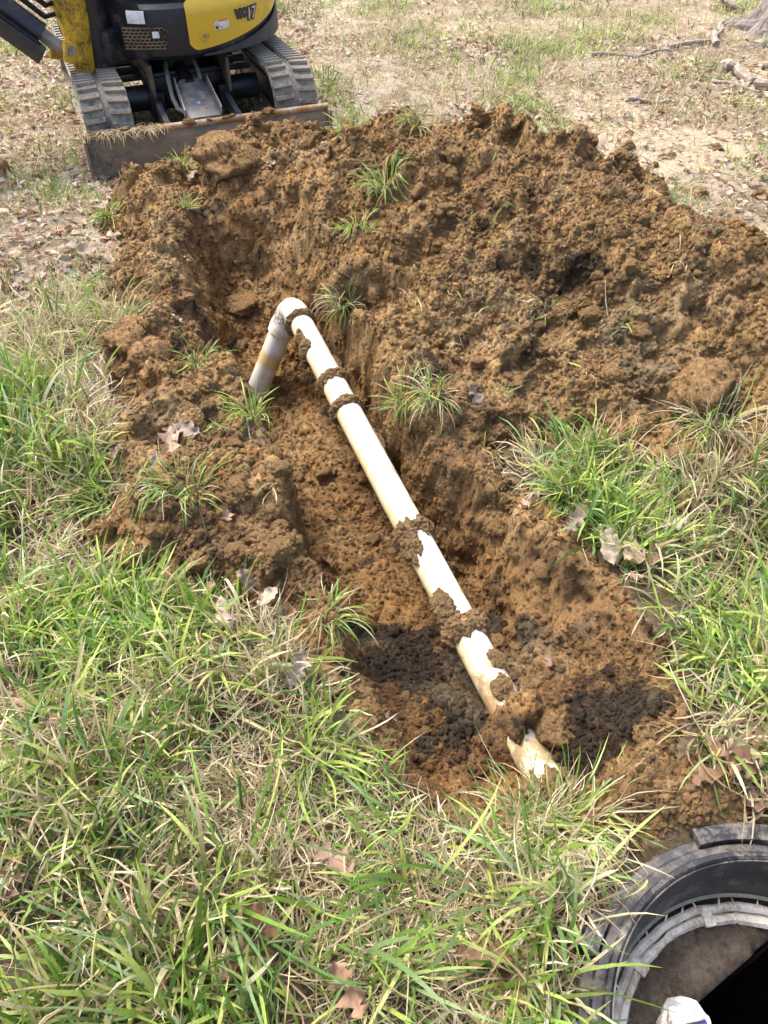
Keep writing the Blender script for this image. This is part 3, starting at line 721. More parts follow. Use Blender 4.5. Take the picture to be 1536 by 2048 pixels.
b.lathe(prf, 200, fn=wobb).build('sealant_bead', M_cream, TANK)
b = MB().lathe([(.262, .012), (.279, .012), (.281, .018), (.276, .023), (.266, .022)], 160, fn=wobb); b.build('adapter_ring', M_cream, TANK)
for k in range(46):
    a = 6.283 * (k + rng.uniform(-.35, .35)) / 46; L_ = rng.uniform(.012, .03); t_ = rng.uniform(-.9, .9)
    p0 = Vector((.29 * math.cos(a), .29 * math.sin(a), .026)); d = Vector((math.cos(a + t_), math.sin(a + t_), rng.uniform(.1, .9))) * L_
    MB().tube([p0, p0 + d * .5 + Vector((0, 0, .003)), p0 + d], [.0026, .002, .001], 6).build('sealant_strand', M_cream, TANK)
for k in range(8):
    a = R_(100 + k * 38); MB().box((.272 * math.cos(a), .272 * math.sin(a), .022), (.03, .022, .012), Matrix.Rotation(a, 3, 'Z'), .003).build('adapter_lug', M_cream, TANK)
FILT = thing('outlet_filter', 'white plastic outlet filter top with blue tape inside the dark tank opening', 'filter', (RC[0] - .135, RC[1] + .092, -.25))
b = MB().lathe([(0, .075), (.015, .076), (.028, .078), (.034, .088), (.042, .09), (.046, .083), (.048, .05), (.048, 0), (.048, -.1), (0, -.1)], 28, close=False, fn=lambda p: p + Vector((mnoise.noise(p * 40), mnoise.noise(p * 40 + Vector((5, 0, 0))), mnoise.noise(p * 40 + Vector((0, 7, 0))))) * .012); b.build('filter_body', M_wht, FILT)
MB().box((.02, .0, .094), (.03, .016, .006), Matrix.Rotation(.6, 3, 'Z'), .002).build('tape_strip', M_blue, FILT)
MB().bar((-.03, 0, .092), (.03, .01, .10), .012, .02).build('filter_handle', M_wht, FILT)

# ---------------------------------------------------------------- mini excavator
YAW = R_(22)
EX = thing('mini_excavator', 'yellow and black mini excavator on rubber tracks with its dozer blade lowered', 'excavator', (-.84, 3.99, 0), YAW); EX.scale = (.98,) * 3
# dozer blade: curved plate, worn top pipe edge, end plates
prof = [(.0, -.03), (-.028, .02), (-.02, .09), (.0, .155), (.02, .185), (.04, .185), (.032, .15), (.014, .09), (.01, .02), (.03, -.03)]
Mx = Matrix(((0, 0, 1, -.615), (1, 0, 0, 0), (0, 1, 0, 0), (0, 0, 0, 1)))
blade = MB().prism(prof, Mx, 1.23, .003).build('dozer_blade', M_steel, EX)
MB().tube([(-.617, .028, .192), (-.3, .028, .193), (.2, .028, .192), (.617, .028, .193)], .017, 14).build('worn_top_edge', M_edge, blade)
for sx in (-1, 1): MB().box((sx * .617, .02, .085), (.014, .1, .21), None, .004).build('end_plate', M_steel, blade)
MB().box((0, -.018, -.012), (1.225, .016, .05), None, .003).build('cutting_edge', M_edge, blade)
# matted dry grass and earth caught on the blade's top
nB = 260; bx_ = rng.uniform(-.6, -.22, nB)
hb = blades(np.stack([bx_, .02 + rng.normal(0, .018, nB), .2 + .012 * rng.random(nB)], -1), rng.uniform(-2.6, -.5, nB), rng.uniform(.03, .11, nB), rng.uniform(.0015, .004, nB), rng.uniform(.9, 1.6, nB), rng.uniform(.3, 1.8, nB), rng.normal(0, .8, nB), rng.normal(0, .5, nB), pick(STRAWS, nB) * .7, pick(STRAWS, nB) * .8, 6, floor=False)
o = link('caught_straw', mesh_np('caught_straw', *hb), M_grass, blade); o['kind'] = 'stuff'
for k in range(16):
    o = link('caught_soil', clods[k % 9], None, blade); rr = rng.uniform(.012, .026); o.scale = (rr, rr, rr * .7)
    o.location = (rng.uniform(-.2, .35) if k > 5 else rng.uniform(-.58, -.3), .024 + rng.normal(0, .008), .207); o.rotation_euler = (0, 0, rng.random() * 6)
# tracks
def track(sx):
    yc0, yc1, r0 = .27, 1.42, .165; zc = .175
    xo_ = sx * .475; wd = .23
    path = []
    nA = 18
    for k in range(nA + 1):
        a = math.pi / 2 + math.pi * k / nA; path.append((yc0 + r0 * math.cos(a), zc + r0 * math.sin(a)))
    for k in range(1, 12): path.append((yc0 + (yc1 - yc0) * k / 12, zc - r0))
    for k in range(nA + 1):
        a = -math.pi / 2 + math.pi * k / nA; path.append((yc1 + r0 * math.cos(a), zc + r0 * math.sin(a)))
    for k in range(1, 14): path.append((yc1 + (yc0 - yc1) * k / 14, zc + r0 - .012 * math.sin(math.pi * k / 14)))
    P = [Vector((0, y, z)) for y, z in path]; n = len(P)
    nr = []
    for i in range(n):
        t = (P[(i + 1) % n] - P[i - 1]).normalized(); nr.append(Vector((0, t.z, -t.y)) * 1.0)
    cen = Vector((0, (yc0 + yc1) / 2, zc))
    b = MB(); rings = []
    for i in range(n):
        nn = nr[i]
        if nn.dot(P[i] - cen) < 0: nn = -nn
        nr[i] = nn
        rings.append([b.b.verts.new(P[i] + nn * h + Vector((xo_ + x, 0, 0))) for x, h in ((-wd / 2, -.012), (-wd / 2, .008), (-.014, .010), (-.009, .002), (.009, .002), (.014, .010), (wd / 2, .008), (wd / 2, -.012))])
    for i in range(n):
        A_, B_ = rings[i], rings[(i + 1) % n]
        for j in range(8): b.b.faces.new((A_[j], B_[j], B_[(j + 1) % 8], A_[(j + 1) % 8]))
    T = b.build('rubber_track', M_rubber, EX, 50)
    # lugs: two staggered rows of slightly swept bars
    seg = [(P[(i + 1) % n] - P[i]).length for i in range(n)]; tot = sum(seg); NL = 66
    lug = MB(); lug.prism([(-.047, -.0135), (.047, -.0065), (.047, .0155), (.02, .0125), (-.047, .0085)], Matrix.Translation((0, 0, -.002)), .019, .003); lm = lug.mesh('track_lug')
    lug = MB(); lug.prism([(.047, -.0135), (-.047, -.0065), (-.047, .0155), (-.02, .0125), (.047, .0085)][::-1], Matrix.Translation((0, 0, -.002)), .019, .003); lm2 = lug.mesh('track_lug')
    for q in range(NL):
        for hs, lmm in ((-1, lm), (1, lm2)):
            s_ = (q + (.5 if hs > 0 else 0)) / NL * tot; i = 0
            while s_ > seg[i]: s_ -= seg[i]; i += 1
            f = s_ / seg[i]; p = P[i].lerp(P[(i + 1) % n], f); nn = nr[i].lerp(nr[(i + 1) % n], f).normalized(); t = (P[(i + 1) % n] - P[i]).normalized()
            M = Matrix((Vector((1, 0, 0)), nn.cross(Vector((1, 0, 0))), nn)).transposed()
            o = link('track_lug', lmm, M_lug, T)
            o.matrix_local = Matrix.Translation(p + nn * .009 + Vector((xo_ + hs * .062, 0, 0))) @ M.to_4x4()
    # track frame with rollers, idler and sprocket
    fr = MB().box((xo_ - sx * .01, (yc0 + yc1) / 2, .17), (.09, 1.05, .13), None, .012).build('track_frame', M_black, EX)
    MB().cyl((xo_ - .05, yc0, zc), (xo_ + .05, yc0, zc), .145, n=36).build('idler_wheel', M_steel, fr)
    MB().cyl((xo_ - .035, yc1, zc), (xo_ + .035, yc1, zc), .145, n=36).build('sprocket', M_steel, fr)
    for k in range(3): MB().cyl((xo_ - .06, .55 + k * .28, .075), (xo_ + .06, .55 + k * .28, .075), .05, n=20).build('roller', M_steel, fr)
for sx in (-1, 1): track(sx)
# centre frame, axle tubes, swing ring
b = MB(); b.box((0, .85, .25), (.44, .62, .10), None, .02); b.box((0, .56, .20), (.42, .07, .16), None, .012); b.cyl((0, .85, .28), (0, .85, .375), .25, n=48); b.build('centre_frame', M_black, EX)
for sx in (-1, 1):
    b = MB(); b.cyl((sx * .19, .53, .19), (sx * .375, .53, .19), .062, n=28).build('axle_tube', M_black, EX)
    MB().cyl((sx * .19, 1.12, .19), (sx * .375, 1.12, .19), .055, n=28).build('axle_tube', M_black, EX)
    MB().box((sx * .29, .70, .245), (.19, .06, .02), None, .004).build('step_bar', M_trim, EX)
    MB().box((sx * .29, .82, .255), (.19, .04, .03), None, .004).build('step_bar', M_trim, EX)
    MB().box((sx * .29, .97, .27), (.19, .12, .02), None, .006).build('step_plate', M_hose, EX)
    MB().bar((sx * .20, .40, .29), (sx * .20, .72, .29), .018, .16, .004).build('frame_rib', M_steel, EX)
    arm = MB(); arm.bar((sx * .19, .045, .10), (sx * .185, .50, .16), .030, .075, .006); arm.build('blade_arm', M_plate, EX)
    MB().cyl((sx * .19 - .03, .05, .10), (sx * .19 + .03, .05, .10), .028, n=18).build('arm_pin', M_steel, EX)
    MB().box((sx * .187, .49, .17), (.08, .08, .12), None, .01).build('arm_bracket', M_black, EX)
# guard plate over the blade cylinder, with chipped bolts
gd = Vector((0, -.30, -.10)).normalized(); gx = Vector((1, 0, 0)); gzv = gx.cross(gd) * -1
Mg = Matrix((gx, gd, gx.cross(gd))).transposed().to_4x4(); Mg.translation = Vector((-.02, .36, .305))
pl = MB().prism([(-.045, 0), (.05, 0), (.078, .05), (.088, .31), (-.088, .31), (-.08, .05)], Mg, .012, .004).build('cylinder_guard', M_plate, EX)
for q in (-1, 1):
    o = MB(); o.prism([(q * .079, .05), (q * .088, .31), (q * .088 + .006 * q, .31), (q * .084, .05)][::q], Mg @ Matrix.Translation((0, 0, -.045)), .05, 0); o.build('guard_flange', M_plate, pl)
for bx0, by0 in ((-.03, .17), (.035, .17), (0, .2), (.03, .24)):
    p = Mg @ Vector((bx0, by0, -.002)); p2 = Mg @ Vector((bx0, by0, .018)); MB().cyl(p, p2, .011, n=8).build('guard_bolt', M_edge, pl)
MB().cyl((-.02, .62, .30), (-.02, .33, .275), .033, n=20).build('blade_cylinder', M_black, EX)
MB().cyl((-.02, .38, .28), (-.02, .12, .20), .02, n=16).build('cylinder_rod', M_plate, EX)
MB().tube([(-.09, .60, .33), (-.11, .48, .33), (-.12, .38, .29), (-.125, .30, .24), (-.115, .25, .20), (-.09, .23, .19)], .012, 10).build('hydraulic_hose', M_hose, EX)
MB().tube([(.05, .62, .33), (.045, .5, .345), (.045, .42, .32), (.04, .36, .30)], .009, 10).build('hydraulic_hose', M_hose, EX)
# upper structure: round-tailed house. Angles below are in world degrees about the swing centre
SC = Vector((0, .85, 0)); FD = R_(-125) - YAW
fdir = Vector((math.cos(FD), math.sin(FD), 0))
def clip(p):
    d = (p - SC).dot(fdir)
    return p - fdir * (d - .45) if d > .45 else p
RH = .575
MB().lathe([(.2, .375), (RH - .05, .375), (RH - .02, .383), (RH - .003, .402), (RH, .43), (RH - .004, .56), (RH - .012, .598), (RH - .035, .616), (.2, .62)], 96, (0, .85), fn=clip).build('house_shell', M_black, EX)
MB().lathe([(.15, .60), (RH - .1, .60), (RH - .085, .64), (RH - .1, .93), (RH - .15, .99), (.15, 1.0)], 72, (0, .85), fn=clip).build('engine_hood', M_trim, EX)
def panel(name, mat, a0, a1, zlo, zhi, off, parent, th=.008, na=40, nz=14):
    b = MB(); g = []
    for i in range(na + 1):
        u = i / na; a = R_(a0 + (a1 - a0) * u) - YAW; col_ = []
        for j in range(nz + 1):
            z = zlo(u) + (zhi(u) - zlo(u)) * j / nz
            r = RH + off - .02 * max(0, (z - .57) / .05) ** 2 - .00 
            col_.append((b.b.verts.new((r * math.cos(a), .85 + r * math.sin(a), z)), b.b.verts.new(((r - th) * math.cos(a), .85 + (r - th) * math.sin(a), z))))
        g.append(col_)
    for i in range(na):
        for j in range(nz):
            for s_ in (0, 1): b.b.faces.new((g[i][j][s_], g[i + 1][j][s_], g[i + 1][j + 1][s_], g[i][j + 1][s_]))
    for i in range(na):
        for j in (0, nz): b.b.faces.new((g[i][j][0], g[i + 1][j][0], g[i + 1][j][1], g[i][j][1]))
    for j in range(nz):
        for i in (0, na): b.b.faces.new((g[i][j][0], g[i][j + 1][0], g[i][j + 1][1], g[i][j][1]))
    return b.build(name, mat, parent)
ylo = lambda u: .418 + .135 * u ** 1.35 + .03 * max(0, 1 - u / .05) ** 2
yp = panel('yellow_cover', M_yellow, -68, 14, ylo, lambda u: .632 - .02 * max(0, 1 - u / .04) ** 2, .012, EX, na=60)
panel('counterweight_trim', M_trim, -62, 40, lambda u: .392, lambda u: .4 + .135 * min(1, u * 1.26) ** 1.35, .018, EX)
def on(a, z, off=0):
    a = R_(a) - YAW; r = RH + off; return Vector((r * math.cos(a), .85 + r * math.sin(a), z)), a
# latch on the yellow cover
p, a = on(-60.5, .478, .013); d = Vector((math.cos(a), math.sin(a), 0))
lt = MB().cyl(p, p + d * .004, .024, n=28).build('latch_dish', M_yellow_d, yp); MB().cyl(p + d * .003, p + d * .008, .011, n=16).build('lock', M_edge, yp)
def flat_panel(name, mat, a0, a1, z0, z1, off, parent, slant=0): return panel(name, mat, a0, a1, lambda u: z0 + slant * u, lambda u: z1 + slant * u, off, parent, .003, 10, 3)
wl = flat_panel('warning_sticker', M_sticker, -54.5, -47, .495, .535, .0155, yp, .003)
flat_panel('sticker_header', M_orange, -52.6, -47.2, .528, .536, .0165, wl, .002); flat_panel('sticker_mark', M_ink, -54.2, -53, .499, .512, .0165, wl)
# model lettering on the cover
def letters(txt, ang, z, size, mat, off, squash=1.0, name='model_lettering', bold=.006):
    cu = bpy.data.curves.new(name, 'FONT'); cu.body = txt; cu.size = size; cu.extrude = .0015; cu.align_x = 'CENTER'; cu.offset = bold; cu.shear = .12; cu.resolution_u = 3
    tmp = bpy.data.objects.new('tmp', cu); C.objects.link(tmp)
    dg = bpy.context.evaluated_depsgraph_get(); me = bpy.data.meshes.new_from_object(tmp.evaluated_get(dg)); me.name = name
    bpy.data.objects.remove(tmp); bpy.data.curves.remove(cu)
    for v_ in me.vertices:      # wrap round the drum
        x, y, zz = v_.co; q, aa = on(ang + math.degrees(x * squash / RH), z + y, off + zz); v_.co = q
    me.materials.clear(); return link(name, me, mat, yp)
letters('ViO', -38.5, .527, .05, M_ink, .0145)
letters('17', -32.0, .512, .07, M_ink, .0150, bold=.0075)
letters('17', -32.0, .512, .07, M_silver, .0165, bold=.0005)
# left black cover: sticker, recessed cooling grille
flat_panel('white_label', M_sticker, -96, -87.5, .545, .597, .003, EX, -.002)
gp = flat_panel('grille_recess', M_hole, -100, -79, .432, .53, .0025, EX)
for k in range(7): flat_panel('grille_bar', M_grille, -99.5, -79.5, .435 + k * .0145, .4405 + k * .0145, .006, gp)
for k in range(9):
    a = -98.5 + k * 2.25
    for h in range(6): flat_panel('grille_tie', M_grille, a + (h % 2) * 1.1, a + .5 + (h % 2) * 1.1, .44 + h * .0145, .4505 + h * .0145, .0055, gp)
flat_panel('grille_blank', M_black, -86, -79.6, .478, .514, .009, gp); flat_panel('grille_sticker', M_sticker, -85, -81.8, .485, .512, .0125, gp)
# boom swing bracket (yellow casting), boom, cylinders on the front
def fr_(f, s_, z):      # front frame: f metres ahead of the swing centre, s_ to the viewer's right
    sdv = Vector((-fdir.y, fdir.x, 0)); return SC + fdir * f + sdv * s_ + Vector((0, 0, z))
b = MB()
secs = [(.30, .03, .03, .60), (.33, .05, .042, .60), (.40, .065, .05, .60), (.47, .06, .062, .60), (.56, .07, .07, .60), (.66, .085, .078, .61), (.8, .08, .08, .61), (.86, .05, .05, .61)]
rg = []
for z, rf, rs, f in secs:
    ring_ = []
    for k in range(20):
        a = 6.283 * k / 20; ca_, sa_ = math.cos(a), math.sin(a)
        ring_.append(b.b.verts.new(fr_(f + rf * math.copysign(abs(ca_) ** .7, ca_), rs * math.copysign(abs(sa_) ** .7, sa_), z)))
    rg.append(ring_)
for A_, B_ in zip(rg, rg[1:]):
    for k in range(20): b.b.faces.new((A_[k], A_[(k + 1) % 20], B_[(k + 1) % 20], B_[k]))
b.b.faces.new(rg[0]); b.b.faces.new(rg[-1])
br = b.build('swing_bracket', M_yellow_d, EX, 50)
MB().cyl(fr_(.50, .02, .33), fr_(.50, .02, .86), .075, n=28).build('bracket_pivot', M_black, EX)
MB().box(fr_(.43, .03, .42), (.22, .24, .16), Matrix.Rotation(FD, 3, 'Z'), .03).build('pivot_housing', M_black, EX)
for s_ in (-.075, .075): MB().bar(fr_(.60, s_ * .7, .40), fr_(.74, s_ * .7, .44), .022, .09, .01).build('bracket_ear', M_yellow_d, EX)
MB().cyl(fr_(.71, -.075, .44), fr_(.71, .075, .44), .024, n=18).build('pivot_pin', M_edge, EX)
bdir = Vector((math.cos(R_(186) - YAW), math.sin(R_(186) - YAW), 0)); fdw = bdir * .72 + Vector((0, 0, .62)); fdw = fdw.normalized()
bp = fr_(.71, 0, .44)
MB().bar(bp - fdw * .02, bp + fdw * .13, .05, .05, .012, up=tuple(fdir)).build('cylinder_clevis', M_hose, EX)
MB().cyl(bp + fdw * .10, bp + fdw * .85, .05, n=24).build('boom_cylinder', M_trim, EX)
MB().cyl(bp + fdw * .8, bp + fdw * 1.25, .02, n=16).build('boom_cylinder_rod', M_plate, EX)
side_ = Vector((-bdir.y, bdir.x, 0))
b = MB(); q0 = fr_(.70, 0, .72); b.bar(q0, q0 + (bdir * .8 + Vector((0, 0, .75))), .11, .16, .02, up=tuple(side_)); b.bar(q0 + bdir * .76 + Vector((0, 0, .72)), q0 + bdir * 1.7 + Vector((0, 0, .8)), .11, .15, .02, up=tuple(side_)); b.build('boom', M_yellow_d, EX)
b = MB(); q1 = q0 + bdir * 1.68 + Vector((0, 0, .8)); b.bar(q1, q1 + bdir * .35 + Vector((0, 0, -.95)), .10, .14, .02, up=tuple(side_)); b.build('dipper_arm', M_yellow_d, EX)
b = MB(); lo = bp + fdir * .07 - Vector((0, 0, .05)); b.bar(lo + fdw * .05, lo + fdw * .95, .10, .035, .008, up=tuple(fdir)); b.build('hose_guard', M_trim, EX)
MB().tube([bp + side_ * .07 + fdw * .1, bp + side_ * .08 + fdw * .5, bp + side_ * .06 + fdw * .9], .012, 8).build('hydraulic_hose', M_hole, EX)
for q in range(4):
    h0, h1 = fr_(.44, .02 * q - .02, .70 + .02 * q), fr_(.72, .03 * q - .05, .60 + .05 * q)
    MB().tube([h0, (h0 + h1) / 2 + Vector((0, 0, -.04 + .02 * q)) + fdir * .03, h1, h1 + bdir * .25 + Vector((0, 0, .22))], .013, 8).build('hydraulic_hose', M_hole, EX)
MB().box((.02, 1.0, 1.06), (.42, .40, .12), None, .04).build('operator_seat', M_seat, EX)
MB().box((.12, 1.17, 1.28), (.42, .10, .42), Matrix.Rotation(-.15, 3, 'X'), .04).build('seat_back', M_seat, EX)

# ---------------------------------------------------------------- tree at the lawn's edge
def bark_mat():
    m, t, b = newmat('furrowed_bark')
    tc = N(t, 'ShaderNodeTexCoord'); mp = N(t, 'ShaderNodeMapping'); mp.inputs['Scale'].default_value = (1, 1, .22); t.links.new(tc.outputs['Object'], mp.inputs[0])
    n = N(t, 'ShaderNodeTexNoise', Scale=38, Detail=8, Roughness=.7, Distortion=.6); t.links.new(mp.outputs[0], n.inputs['Vector'])
    r = ramp(t, n.outputs[0], [(.32, (.05, .042, .036)), (.5, (.22, .19, .165)), (.7, (.42, .38, .34))]); t.links.new(r.outputs[0], b.inputs['Base Color'])
    b.inputs['Roughness'].default_value = .95; bump(t, b, n.outputs[0], 1.0, .03); return m
M_bark = bark_mat()
M_stick = painted('weathered_wood', (.40, .35, .30), .9, (.2, .16, .12), .45, 25, 0, .5)
TR_ = thing('oak_tree', 'rough grey-barked tree trunk with flared roots at the edge of the lawn', 'tree', (3.12, 6.38, 0))
nu, nv = 120, 150; V = []
for j in range(nv + 1):
    z = -.1 + 6.2 * (j / nv) ** 1.6
    for k in range(nu):
        a = 6.283 * k / nu
        fl_ = .22 * math.exp(-max(z, 0) / .16) * (.45 + .55 * math.sin(a * 5 + .6) ** 2) + .12 * math.exp(-max(z, 0) / .5)
        V.append((a, z, .27 * (1 - .05 * z) + fl_))
V = np.array(V); pp = np.stack([np.cos(V[:, 0]) * .4, np.sin(V[:, 0]) * .4, V[:, 1] * .22], -1)
rr = V[:, 2] + .03 * fbm(pp, .07, 3, 870) + .03 * vn(pp, .3, 871)
V3 = np.stack([np.cos(V[:, 0]) * rr, np.sin(V[:, 0]) * rr, V[:, 1]], -1)
F = [(j * nu + k, j * nu + (k + 1) % nu, (j + 1) * nu + (k + 1) % nu, (j + 1) * nu + k) for j in range(nv) for k in range(nu)]
link('trunk', mesh_np('trunk', V3, F), M_bark, TR_)
for k in range(7):
    a = 6.283 * k / 7 + .4; z0 = 4.2 + .28 * k
    p = [Vector((0, 0, z0))]; d = Vector((math.cos(a), math.sin(a), .9)).normalized()
    for q in range(7): p.append(p[-1] + d * .5); d = (d + Vector((rng.normal(0, .2), rng.normal(0, .2), .1))).normalized()
    MB().tube(p, [.11 - .014 * i for i in range(8)], 10).build('limb', M_bark, TR_)
for k, (a, L_) in enumerate([(-2.75, .55), (-2.2, .5), (3.0, .5), (-1.7, .5), (2.4, .5)]):
    p = []; 
    for q in range(9):
        t_ = q / 8; d0 = .25 + L_ * t_; aa = a + .25 * math.sin(3 * t_ + k); x, y = 3.12 + d0 * math.cos(aa), 6.38 + d0 * math.sin(aa)
        p.append(Vector((d0 * math.cos(aa), d0 * math.sin(aa), gz1(x, y) + .05 - .075 * t_)))
    MB().tube(p, [.075 - .0065 * i for i in range(9)], 10).build('root', M_bark, TR_)
def stick(pts, r, label, name='fallen_branch'):
    P = []
    for (x0, y0), (x1, y1) in zip(pts, pts[1:]):
        for q in range(6): P.append((x0 + (x1 - x0) * q / 6, y0 + (y1 - y0) * q / 6))
    P.append(pts[-1]); n = len(P)
    c0 = P[0]
    V = [Vector((x + rng.normal(0, r * .5) - c0[0], y + rng.normal(0, r * .5) - c0[1], gz1(x, y) + r * (.8 + .5 * math.sin(i * .7)) + .006)) for i, (x, y) in enumerate(P)]
    o = MB().tube(V, [r * (1 - .55 * i / n) * rng.uniform(.85, 1.15) for i in range(n)], 8).build(name, M_stick)
    o.location = (c0[0], c0[1], 0); return tag(o, label, 'branch')
stick([(2.17, 5.52), (2.26, 5.25), (2.3, 5.08), (2.5, 4.8)], .03, 'thick pale fallen branch lying on sand below the tree')
stick([(2.27, 6.02), (2.36, 6.3), (2.49, 6.55)], .025, 'pale curved branch standing out beside the tree roots')
stick([(1.95, 5.98), (2.29, 6.14), (2.5, 6.5)], .018, 'long grey branch leading from the tree roots into the lawn')
stick([(1.4, 5.86), (1.65, 5.8), (1.94, 5.9)], .014, 'grey bent branch lying alone on the lawn')
stick([(1.39, 4.82), (1.52, 4.86), (1.68, 4.8)], .014, 'thin pale twig lying across the bare sandy patch')
stick([(2.7, 7.35), (2.84, 7.12)], .035, 'short white branch stub behind the tree')
stick([(1.25, 5.3), (1.33, 5.42)], .012, 'tiny straight twig on the lawn near the sandy patch')
stick([(2.0, 5.2), (2.25, 5.0), (2.5, 4.95)], .012, 'thin twig crossing under the thick pale branch')
stick([(2.45, 5.6), (2.75, 5.35), (3.0, 5.4)], .02, 'dark root-like branch in front of the tree trunk')

# ---------------------------------------------------------------- fallen leaves
LEAFC = [(.38, .28, .20), (.43, .34, .23), (.36, .30, .25), (.27, .17, .105), (.44, .37, .28), (.34, .22, .14), (.42, .35, .29), (.24, .13, .075)]
def leaf_verts(k, rows=15, lobes=3.6):
    r = np.random.default_rng(50 + k); t = np.linspace(0, 1, rows)
    hw = .30 * np.sin(np.pi * t ** .85) ** .65 * ((.62 + .38 * np.cos(2 * np.pi * (lobes + .4 * (k % 3)) * t + 2.6)) if k % 3 != 1 else (.72 + .1 * np.cos(30 * t))); hw[0] = .012; hw[-1] = .02
    cu, cv = r.uniform(-2.2, 2.6), r.uniform(-1.5, 3.6)
    V = []
    for i in range(rows):
        for j, s_ in enumerate((-1, -.5, 0, .5, 1)):
            x = s_ * hw[i]; y = t[i] - .5
            V.append((x, y + .05 * abs(s_) * math.cos(9 * t[i]), cv * x * x + .35 * cu * y * y * (.6 + x) + .07 * r.normal() * abs(s_) + .02 * math.sin(14 * t[i] + 3 * s_)))
    F = [(i * 5 + j, i * 5 + j + 1, (i + 1) * 5 + j + 1, (i + 1) * 5 + j) for i in range(rows - 1) for j in range(4)]
    V = np.array(V); V[:, 2] -= np.median(V[:, 2]); return V, np.array(F)
leaf_mesh = []
for k in range(12):
    V, F = leaf_verts(k); c = np.array(LEAFC[k % 8]) * (1 - .18 * np.exp(-(V[:, :1] / .03) ** 2))
    m = mesh_np('fallen_leaf', V, F, c); m.materials.append(M_leaf); leaf_mesh.append(m)
def leaf(x, y, size, k, label, group=None, lift=.012, tilt=.35, rz=None):
    o = link('fallen_leaf', leaf_mesh[k % 12]); o.scale = (size,) * 3
    e = .02; nx_ = -(gz1(x + e, y) - gz1(x - e, y)) / (2 * e); ny_ = -(gz1(x, y + e) - gz1(x, y - e)) / (2 * e)
    nrm = Vector((np.clip(nx_, -.9, .9) + rng.normal(0, tilt), np.clip(ny_, -.9, .9) + rng.normal(0, tilt), 1)).normalized()
    q = nrm.to_track_quat('Z', 'Y') @ Matrix.Rotation(rng.random() * 6.28 if rz is None else rz, 3, 'Z').to_quaternion()
    o.rotation_mode = 'QUATERNION'; o.rotation_quaternion = q; o.location = (x, y, gz1(x, y) + lift + size * .06)
    return tag(o, label, 'leaf', group)
